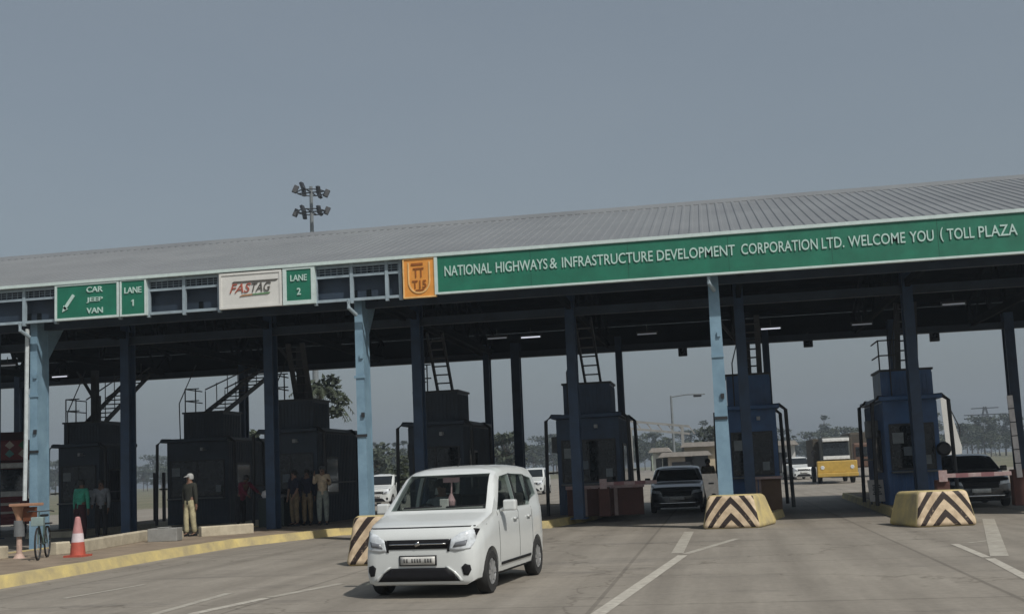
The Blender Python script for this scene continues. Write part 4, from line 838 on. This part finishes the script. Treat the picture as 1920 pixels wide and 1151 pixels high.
# barrier arms
def barrier(label, px, py, px1, z, Y, raised=False, side=1):
    p = at(px, py, Y=Y); t = thing('boom_barrier', label, 'barrier', (p.x, Y, 0.18), 0, 'boom barriers at the toll lanes')
    MB().box(-.16, .16, -.16, .16, 0, z - .1).build('housing', M_brick, t, bevel=.02)
    if raised:
        q = at(px1[0], px1[1], Y=Y); d = Vector((q.x - p.x, 0, q.z - .18)); a = Vector((0, -.2, z - .3)); n = 6
        arm = MB().beam(a, d + Vector((0, -.2, 0)), .05, .13).build('arm', mat('arm_white', (.52, .50, .50), .5), t)
        mb = MB(); e = d + Vector((0, -.2, 0))
        for k in range(1, n): c = a.lerp(e, k / n); c2 = a.lerp(e, k / n + .012); mb.beam(c, c2, .06, .14)
        mb.build('arm_stripes', M_dark, arm)
    else:
        Lx = at(px1, py, Y=Y).x - p.x
        arm = MB().box(min(0, Lx), max(0, Lx), -.22, -.165, z - .05, z + .05).build('arm', M_pink, t, bevel=.01)
        mb = MB(); k = .3
        while k < abs(Lx) - .2: xx = math.copysign(k, Lx); mb.box(min(xx, xx + math.copysign(.3, Lx)), max(xx, xx + math.copysign(.3, Lx)), -.223, -.162, z - .052, z + .052); k += .6
        mb.build('arm_stripes', mat('dull_red_stripe', (.22, .10, .11), .6), arm)
        MB().box(-.1, .1, -.24, -.17, z - .14, z + .14).build('arm_bracket', M_pink, t)
    return t
barrier('barrier arm lowered in front of the booth right of the white car', 1132, 900, 1232, .92, 33.2)
barrier('barrier arm lowered in front of the black car at the right', 1765, 893, 1893, .82, 30.4)
barrier('white barrier arm with black bands raised upright at the right edge', 1909, 900, (1889, 742), 1.0, 31., raised=True)
# low guard wall below the booth right of the white car
p = at(1062, 905, Y=33.6); x1 = at(1205, 905, Y=33.6).x
t = thing('guard_wall', 'low dark red guard wall with pale posts under the booth right of the white car', 'wall', (p.x, 33.6, .18)); W = x1 - p.x
MB().box(0, W, 0, .12, 0, .78).build('panel', M_brick, t, bevel=.01); MB().box(-.03, W + .03, -.04, .16, .78, .88).build('top_rail', M_pink, t)
for u in (.22, .62): MB().box(W * u, W * u + .1, -.05, 0, 0, .78).build('post', mat('pale_post', (.26, .2, .19), .7), t)
p = at(1405, 897, Y=33.2); x1 = at(1466, 897, Y=33.2).x
t = thing('side_table', 'brown table with a pale top right of the centre striped block', 'table', (p.x, 33.2, .18)); W = x1 - p.x
MB().box(0, W, -.2, .5, .87, .94).build('table_top', M_pink, t, bevel=.01); MB().box(W * .35, W - .03, -.05, .45, 0, .8699).build('cupboard', M_browncr, t)
for u in (.18, .28): MB().box(W * u, W * u + .06, -.1, -.04, 0, .87).build('leg', mat('pale_post', (.26, .2, .19), .7), t)
# notice boards
def board(name, label, px, py, z0, w, h, Y, m, rz=0, tilt=0., mark=True, legs=True):
    p = at(px, py, Y=Y); t = thing(name, label, 'sign', (p.x, Y, .18), rz)
    MB().add([(-w / 2 * .8, 0, z0), (w / 2, 0, z0), (w / 2 * .9 - tilt, 0, z0 + h), (-w / 2 - tilt, 0, z0 + h), (-w / 2 * .8, .04, z0), (w / 2, .04, z0), (w / 2 * .9 - tilt, .04, z0 + h), (-w / 2 - tilt, .04, z0 + h)],
             [(0, 1, 2, 3), (7, 6, 5, 4), (0, 4, 5, 1), (1, 5, 6, 2), (2, 6, 7, 3), (3, 7, 4, 0)]).build('board', m, t)
    if legs:
        for u in (-.3, .3): MB().box(w * u - .02, w * u + .02, .045, .09, 0, z0 + h * .6).build('leg', M_dark, t)
    return t
WB = mat('notice_white', (.58, .55, .52), .6)
t = board('notice_stand', 'white notice stand with a round dark mark left of the centre striped block', 1337, 905, .25, .42, .85, 31.6, WB, tilt=.08)
MB().lathe([(.07, -.012), (.075, -.002)], (0, 0, .5), 'y', 14).box(-.12, .02, -.012, -.002, .82, .86).build('mark', M_dark, t)
t = board('notice_stand', 'white pointed notice board with dark writing left of the right blue booth', 1642, 905, .08, .46, .62, 34.6, WB)
mb = MB()
for i in range(5): mb.box(-.1 + .02 * (i % 2), .15 - .03 * (i % 3), -.012, -.002, .28 + .06 * i, .315 + .06 * i)
mb.build('writing', M_dark, t)
p = at(1690, 945, z=.18); t = thing('warning_board', 'yellow triangular warning board leaning under the right blue booth', 'sign', (p.x, p.y, .18), R(-8))
MB().prism([(-.30, .0), (.30, 0), (.18, .74), (-.14, .74)], lambda u, v, q: (u, q + v * .18, v), 0, .03).build('board', mat('board_yellow', (.50, .25, .05), .6), t); MB().prism([(-.2, .1), (.22, .1), (.14, .2), (-.15, .2)], lambda u, v, q: (u, q + v * .18, v), -.006, -.002).build('dark_band', M_browncr, t)
MB().box(-.3, .3, .16, .2, 0, .5).build('prop', M_browncr, t)
p = at(1224, 905, z=0); t = thing('notice_hoarding', 'pale green notice hoarding on two legs beyond the dark grey car', 'sign', (p.x, p.y + 8, 0))
MB().prism([(-.42, 1.0), (.40, .8), (.46, 3.0), (.2, 2.9), (.16, 2.45), (-.42, 2.35)], lambda u, v, q: (u, q, v), 0, .06).build('board', mat('pale_green_board', (.36, .42, .35), .7, scale=2.5, col2=(.22, .27, .2)), t)
for u in (-.2, .3): MB().box(u, u + .08, .07, .13, 0, 1.6).build('leg', M_white, t)
p = at(1782, 900, z=0); o = MB().prism([(-.15, .4), (.35, .4), (.42, 1.8), (-.05, 4.0), (-.3, 4.0)], lambda u, v, q: (u, q, v), 0, .05).build('banner_cloth', M_white); t = thing('feather_banner', 'tall white banner right behind the rightmost blue booth', 'banner', (at(1786, 860, Y=52).x, 52, 0)); o.parent = t
MB().tube([(.28, .03, 0), (.40, .03, 2.6), (-.2, .03, 4.1)], .025).build('pole', M_dark, t)
# bush left of the white car
def leaf_cloud(mb, c, r, n, s, squash=1.):
    for _ in range(n):
        while 1:
            v = Vector((random.uniform(-1, 1), random.uniform(-1, 1), random.uniform(-1, 1)))
            if .15 < v.length < 1: break
        v = Vector((v.x * r, v.y * r, v.z * r * squash)) + Vector(c); a = Vector((random.gauss(0, 1), random.gauss(0, 1), random.gauss(0, .6))).normalized(); b = a.orthogonal().normalized(); b.rotate(Matrix.Rotation(random.uniform(0, 6.28), 3, a))
        k = s * random.uniform(.6, 1.4); mb.add([v - a * k, v + b * k * .5, v + a * k, v - b * k * .5], [(0, 1, 2, 3)])
p = at(742, 945, z=0); t = thing('roadside_bush', 'dark leafy bush just left of the white hatchback', 'bush', (p.x + .2, p.y, 0)); mb = MB()
for i in range(9): leaf_cloud(mb, (random.uniform(-.5, .5), random.uniform(-.5, .5), .5 + i * .22), .5, 120, .10)
mb.build('foliage', M_tree2, t); MB().tube([(0, 0, 0), (.05, 0, 1.2)], .06).build('stem', M_trunk, t)

# ------------------------------------------------------------------ distant masts, lamps, pylon
pt = at(583, 350, Y=88); t = thing('high_mast_light', 'tall floodlight mast rising above the canopy roof', 'mast', (pt.x, 88, 0)); zt = pt.z
MB().tube([(0, 0, 0), (0, 0, zt * .5), (0, 0, zt)], .32, 12, r2=.13).build('pole', mat('mast_grey', (.16, .18, .19), .6), t)
mb = MB()
for z in (zt - .5, zt - 2.1):
    mb.tube([(1.15 * math.cos(a), 1.15 * math.sin(a), z) for a in [k * math.pi / 6 for k in range(13)]], .05, 5)
    for k in range(4): a = k * math.pi / 2; mb.tube([(0, 0, z), (1.15 * math.cos(a), 1.15 * math.sin(a), z)], .06, 5)
mb.build('ring_frame', M_dark, t)
for z in (zt - .5, zt - 2.1):
    for k in range(6):
        a = k * math.pi / 3 + .3; x, y = 1.25 * math.cos(a), 1.25 * math.sin(a); q = MB().box(-.2, .2, -.12, .12, -.32, .32).build('floodlight', M_dark, t, bevel=.03); q.location = (x, y, z + random.uniform(-.1, .3)); q.rotation_euler = (R(-25) * math.sin(a), R(25) * math.cos(a), a)
pt = at(1258, 742, Y=100); t = thing('street_lamp', 'thin street lamp with an arm to the right beyond the toll lanes', 'street lamp', (pt.x, 100, 0))
MB().tube([(0, 0, 0), (0, 0, pt.z)], .14, 8, r2=.09).build('pole', mat('mast_grey', (.16, .18, .19), .6), t); MB().tube([(0, 0, pt.z - .1), (1.4, 0, pt.z + .05), (2.9, 0, pt.z)], .06, 6).build('arm', mat('mast_grey', (.16, .18, .19), .6), t)
MB().box(1.9, 2.6, -.15, .15, pt.z - .2, pt.z - .02).build('lamp_head', M_dark, t, bevel=.05)
def pylon(label, px, py, Y, w):
    pt = at(px, py, Y=Y); t = thing('lattice_pylon', label, 'pylon', (pt.x, Y, 0)); z = pt.z; mb = MB(); n = 7
    for sx in (-1, 1):
        for sy in (-1, 1): mb.beam((sx * w * .5, sy * w * .5, 0), (sx * .25, sy * .25, z), .14)
    for i in range(n):
        a, b = i / n, (i + 1) / n; wa = w * .5 * (1 - a) + .25 * a; wb = w * .5 * (1 - b) + .25 * b
        for sy in (-1, 1): mb.beam((-wa, sy * wa, z * a), (wb, sy * wb, z * b), .09); mb.beam((wa, sy * wa, z * a), (-wb, sy * wb, z * b), .09)
    mb.build('lattice_tower', M_dark, t); mb = MB()
    for k, L_ in ((.97, 3.2), (.84, 5.0)): mb.beam((-L_, 0, z * k), (L_, 0, z * k), .22)
    mb.build('cross_arms', M_dark, t)
pylon('faint lattice pylon above the trees at the right', 1846, 762, 300, 4.5)
# far sheds / roadside stalls
p = at(1218, 880, z=0); pt = at(1195, 790, Y=95); t = thing('open_gantry', 'grey lattice gantry roof beyond the booth, left of the street lamp', 'gantry', (pt.x, 95, 0)); z = pt.z; mb = MB()
for a, b in (((-1, 0, z + .1), (4.2, 0, z - .6)), ((-1, 0, z - .5), (4.2, 0, z - 1.2))): mb.beam(a, b, .18)
for k in range(7): x = -1 + k * .86; mb.beam((x, 0, z + .1 - (x + 1) * .13), (x + .43, 0, z - .55 - (x + 1) * .13), .1)
mb.build('lattice_beam', M_conc, t)
for x in (-.6, 3.6): MB().box(x - .12, x + .12, -.1, .1, 0, z - .6).build('post', M_conc, t)
for i, (px, w, h, lab, c) in enumerate([(1287, 3.6, 2.1, 'low pale roadside stall beyond the dark grey car', (.33, .29, .24)), (1322, 3.0, 2.8, 'cream roadside stall just left of the centre booth in the distance', (.42, .36, .26)), (1474, 1.6, 2.6, 'small white kiosk beyond the lane, right of the centre blue booth', (.5, .5, .48)), (1240, 1.2, 2.5, 'small white hut behind the pale green hoarding', (.5, .52, .48))]):
    q = at(px, 890, Y=92); t = thing('roadside_stall', lab, 'stall', (q.x, 92, 0)); MB().box(-w / 2, w / 2, 0, 2.5, 0, h).build('wall', mat('stall_wall_%d' % i, c, .8, scale=1.5), t, bevel=.03)
    MB().prism([(-w / 2 - .3, h), (w / 2 + .3, h), (w / 2, h + .35), (-w / 2, h + .35)], lambda u, v, qq: (u, qq, v), -.6, 2.7).build('roof', mat('stall_roof', (.28, .26, .24), .8), t)
    MB().box(-w * .3, w * .1, -.03, -.004, .5, h * .8).build('opening', M_dark, t)
# median barrier rail far away
# ------------------------------------------------------------------ trees
protos = []
def make_tree(h, cw, n, seed, m, form):
    random.seed(seed); mb = MB(); tr = MB(); th = h * (.5 if form != 'flat' else .65); tr.tube([(0, 0, 0), (.1, 0, th * .5), (0, .1, th)], .16 * h / 8, 7, r2=.07 * h / 8)
    for k in range(n):
        a = random.uniform(0, 6.28); rr = random.uniform(.15, 1) * cw
        if form == 'flat': z = h * random.uniform(.36, .93) - rr * .1
        elif form == 'tall': z = random.uniform(.25, .95) * h; rr *= (1.15 - z / h)
        else: z = h * random.uniform(.38, .92); rr *= math.sqrt(max(.05, 1 - ((z / h - .6) / .42) ** 2))
        c = (rr * math.cos(a), rr * math.sin(a), z); tr.tube([(0, 0, min(th, z * .75)), c], .05, 4, r2=.02); leaf_cloud(mb, c, cw * random.uniform(.24, .4), 46, .26, .7)
    return tr, mb, m
FORMS = [('round', 8, 3.2, 26, M_tree1), ('flat', 9, 3.6, 36, M_tree2), ('tall', 9.5, 2.2, 24, M_tree1), ('round', 6.5, 3.0, 22, M_tree2), ('flat', 7.5, 3.0, 30, M_tree1)]
LABS = ['dark rounded tree in the far tree line', 'spreading flat topped tree in the far tree line', 'narrow upright tree in the far tree line', 'low bushy tree in the far tree line', 'small open crowned tree in the far tree line']
rnd = random.Random(3)
for i, (f, h, cw, n, m) in enumerate(FORMS):
    tr, mb, m = make_tree(h, cw, n, 10 + i, m, f)
    t = thing('background_tree', LABS[i], 'tree', (0, 0, 0), 0, 'distant tree line: ' + LABS[i].split(' in ')[0]); mb.build('crown', m, t); tr.build('trunk', M_trunk, t); protos.append(t)
cnt = 0
for k in range(175):
    Y = rnd.uniform(240, 330); px = -60 + 2040 * (k + rnd.uniform(-.3, .3)) / 175
    if 60 < px < 230 or 250 < px < 460: Y += 40
    q = at(px, 880, Y=Y); i = rnd.choice([0, 0, 3, 3, 0, 3, 2]); s = rnd.uniform(.62, 1.15) * Y / 175 * .68
    if cnt < 5: o = protos[cnt]; i = cnt; cnt += 1; o.location = (q.x, Y, 0)
    else: o = dup(protos[i], (q.x, Y, 0))
    o.rotation_euler = (0, 0, rnd.uniform(0, 6.28)); o.scale = (s * rnd.uniform(.9, 1.3), s * 1.1, s)
# nearer trees
def near_tree(label, px, Y, h, cw, n, m, form, seed):
    tr, mb, m = make_tree(h, cw, n, seed, m, form); q = at(px, 880, Y=Y); t = thing('roadside_tree', label, 'tree', (q.x, Y, 0)); mb.build('crown', m, t); tr.build('trunk', M_trunk, t)
near_tree('mid green tree behind the booth just left of the centre column', 476, 75, 5.6, 1.1, 14, M_tree2, 'tall', 50)
near_tree('dark rounded tree beyond the roof edge right of the white car', 952, 105, 5.4, 2.0, 20, M_tree1, 'round', 51)
near_tree('bushy dark tree seen low between centre column and booth behind it', 700, 110, 5.0, 2.6, 20, M_tree1, 'flat', 52)
near_tree('tree right of the street lamp with a wide low crown', 1345, 120, 5.2, 2.4, 20, M_tree1, 'round', 53)
# coconut style palm with drooping fronds
q = at(606, 800, Y=58); t = thing('palm_tree', 'palm with drooping fronds above the booth left of the centre column', 'palm tree', (q.x - .3, 58, 0)); zt = at(606, 735, Y=58).z
MB().tube([(0, 0, 0), (.15, 0, zt * .5), (.2, 0, zt)], .16, 8, r2=.1).build('trunk', M_trunk, t); mb = MB(); random.seed(5)
for k in range(18):
    a = k * 2.4; up = random.uniform(-.1, 1.2); L_ = random.uniform(1.3, 1.9); prev = None
    for j in range(9):
        u = j / 8; r = L_ * u; z = zt + up * u * 1.2 - 1.5 * u * u; c = Vector((.2 + r * math.cos(a), r * math.sin(a), z))
        if prev:
            mb.beam(prev, c, .03); d = (c - prev).normalized(); s = d.cross(Vector((0, 0, 1))).normalized()
            for sg in (-1, 1):
                for w_ in (0, .5): b0 = prev.lerp(c, w_); e = b0 + s * sg * (.42 * (1 - u * .6)) + d * .12 - Vector((0, 0, .14)); mb.add([b0, b0 + d * .09, e], [(0, 1, 2)])
        prev = c
mb.build('fronds', M_tree2, t)
mb = MB()
for c_ in ((.3, 0, .2), (.9, 0, .0), (1.3, 0, -.5), (-.3, .2, .3), (.6, .3, .6), (1.0, 0, -1.1)): leaf_cloud(mb, (c_[0], c_[1], zt + c_[2]), .55, 70, .16, .6)
mb.build('foliage', M_tree1, t)

# ------------------------------------------------------------------ air
hz = MB().box(-720, 720, -70, 720, -1, 34).build('haze', None); tag(hz, kind='stuff')
m = bpy.data.materials.new('haze_volume'); m.use_nodes = True; n = m.node_tree.nodes; n.remove(n['Principled BSDF']); pv = n.new('ShaderNodeVolumePrincipled'); pv.inputs['Color'].default_value = (.76, .87, 1.0, 1); pv.inputs['Density'].default_value = .0008; pv.inputs['Anisotropy'].default_value = .2
m.node_tree.links.new(pv.outputs[0], n['Material Output'].inputs['Volume']); hz.data.materials.append(m)

# ------------------------------------------------------------------ light
kx, ky = .65, .60; el = math.atan2(1, math.hypot(kx, ky)); az = math.atan2(kx, -ky)
w = bpy.data.worlds.new('World'); sc.world = w; w.use_nodes = True; n = w.node_tree.nodes; l = w.node_tree.links
sky = n.new('ShaderNodeTexSky'); sky.sky_type = 'NISHITA'; sky.sun_disc = False; sky.sun_elevation = el; sky.sun_rotation = az; sky.dust_density = 4; sky.air_density = 1.2; sky.ozone_density = 1
hs = n.new('ShaderNodeHueSaturation'); hs.inputs['Saturation'].default_value = .62; l.new(sky.outputs[0], hs.inputs['Color'])
nz = n.new('ShaderNodeTexNoise'); nz.inputs['Scale'].default_value = 1.6; nz.inputs['Detail'].default_value = 4; tc_ = n.new('ShaderNodeTexCoord'); mp_ = n.new('ShaderNodeMapping'); mp_.inputs['Scale'].default_value = (1, 1, 3); l.new(tc_.outputs['Generated'], mp_.inputs['Vector']); l.new(mp_.outputs['Vector'], nz.inputs['Vector'])
rp_ = n.new('ShaderNodeValToRGB'); rp_.color_ramp.elements[0].position = .35; rp_.color_ramp.elements[1].position = .68; rp_.color_ramp.elements[0].color = (.925, 1.0, 1.02, 1); rp_.color_ramp.elements[1].color = (1.06, 1.1, 1.08, 1); l.new(nz.outputs['Fac'], rp_.inputs['Fac'])
mx_ = n.new('ShaderNodeMixRGB'); mx_.blend_type = 'MULTIPLY'; mx_.inputs['Fac'].default_value = 1; l.new(hs.outputs[0], mx_.inputs['Color1']); l.new(rp_.outputs['Color'], mx_.inputs['Color2'])
cm_ = n.new('ShaderNodeMixRGB'); cm_.inputs['Fac'].default_value = .5; cm_.inputs['Color2'].default_value = (2.70, 3.18, 3.72, 1); l.new(mx_.outputs[0], cm_.inputs['Color1'])
l.new(cm_.outputs[0], n['Background'].inputs['Color']); n['Background'].inputs['Strength'].default_value = .083
sd = bpy.data.lights.new('sun', 'SUN'); sd.energy = 3.3; sd.angle = R(1.2); sd.color = (1, .95, .87); so = bpy.data.objects.new('sun', sd); COL.objects.link(so)
so.rotation_euler = Vector((kx, -ky, 1)).to_track_quat('Z', 'Y').to_euler()
sc.view_settings.view_transform = 'Standard'; sc.view_settings.look = 'None'; sc.view_settings.gamma = 1; sc.view_settings.use_curve_mapping = False; sc.view_settings.exposure = 0
sc.cycles.max_bounces = 6; sc.cycles.volume_bounces = 0; sc.cycles.transparent_max_bounces = 12
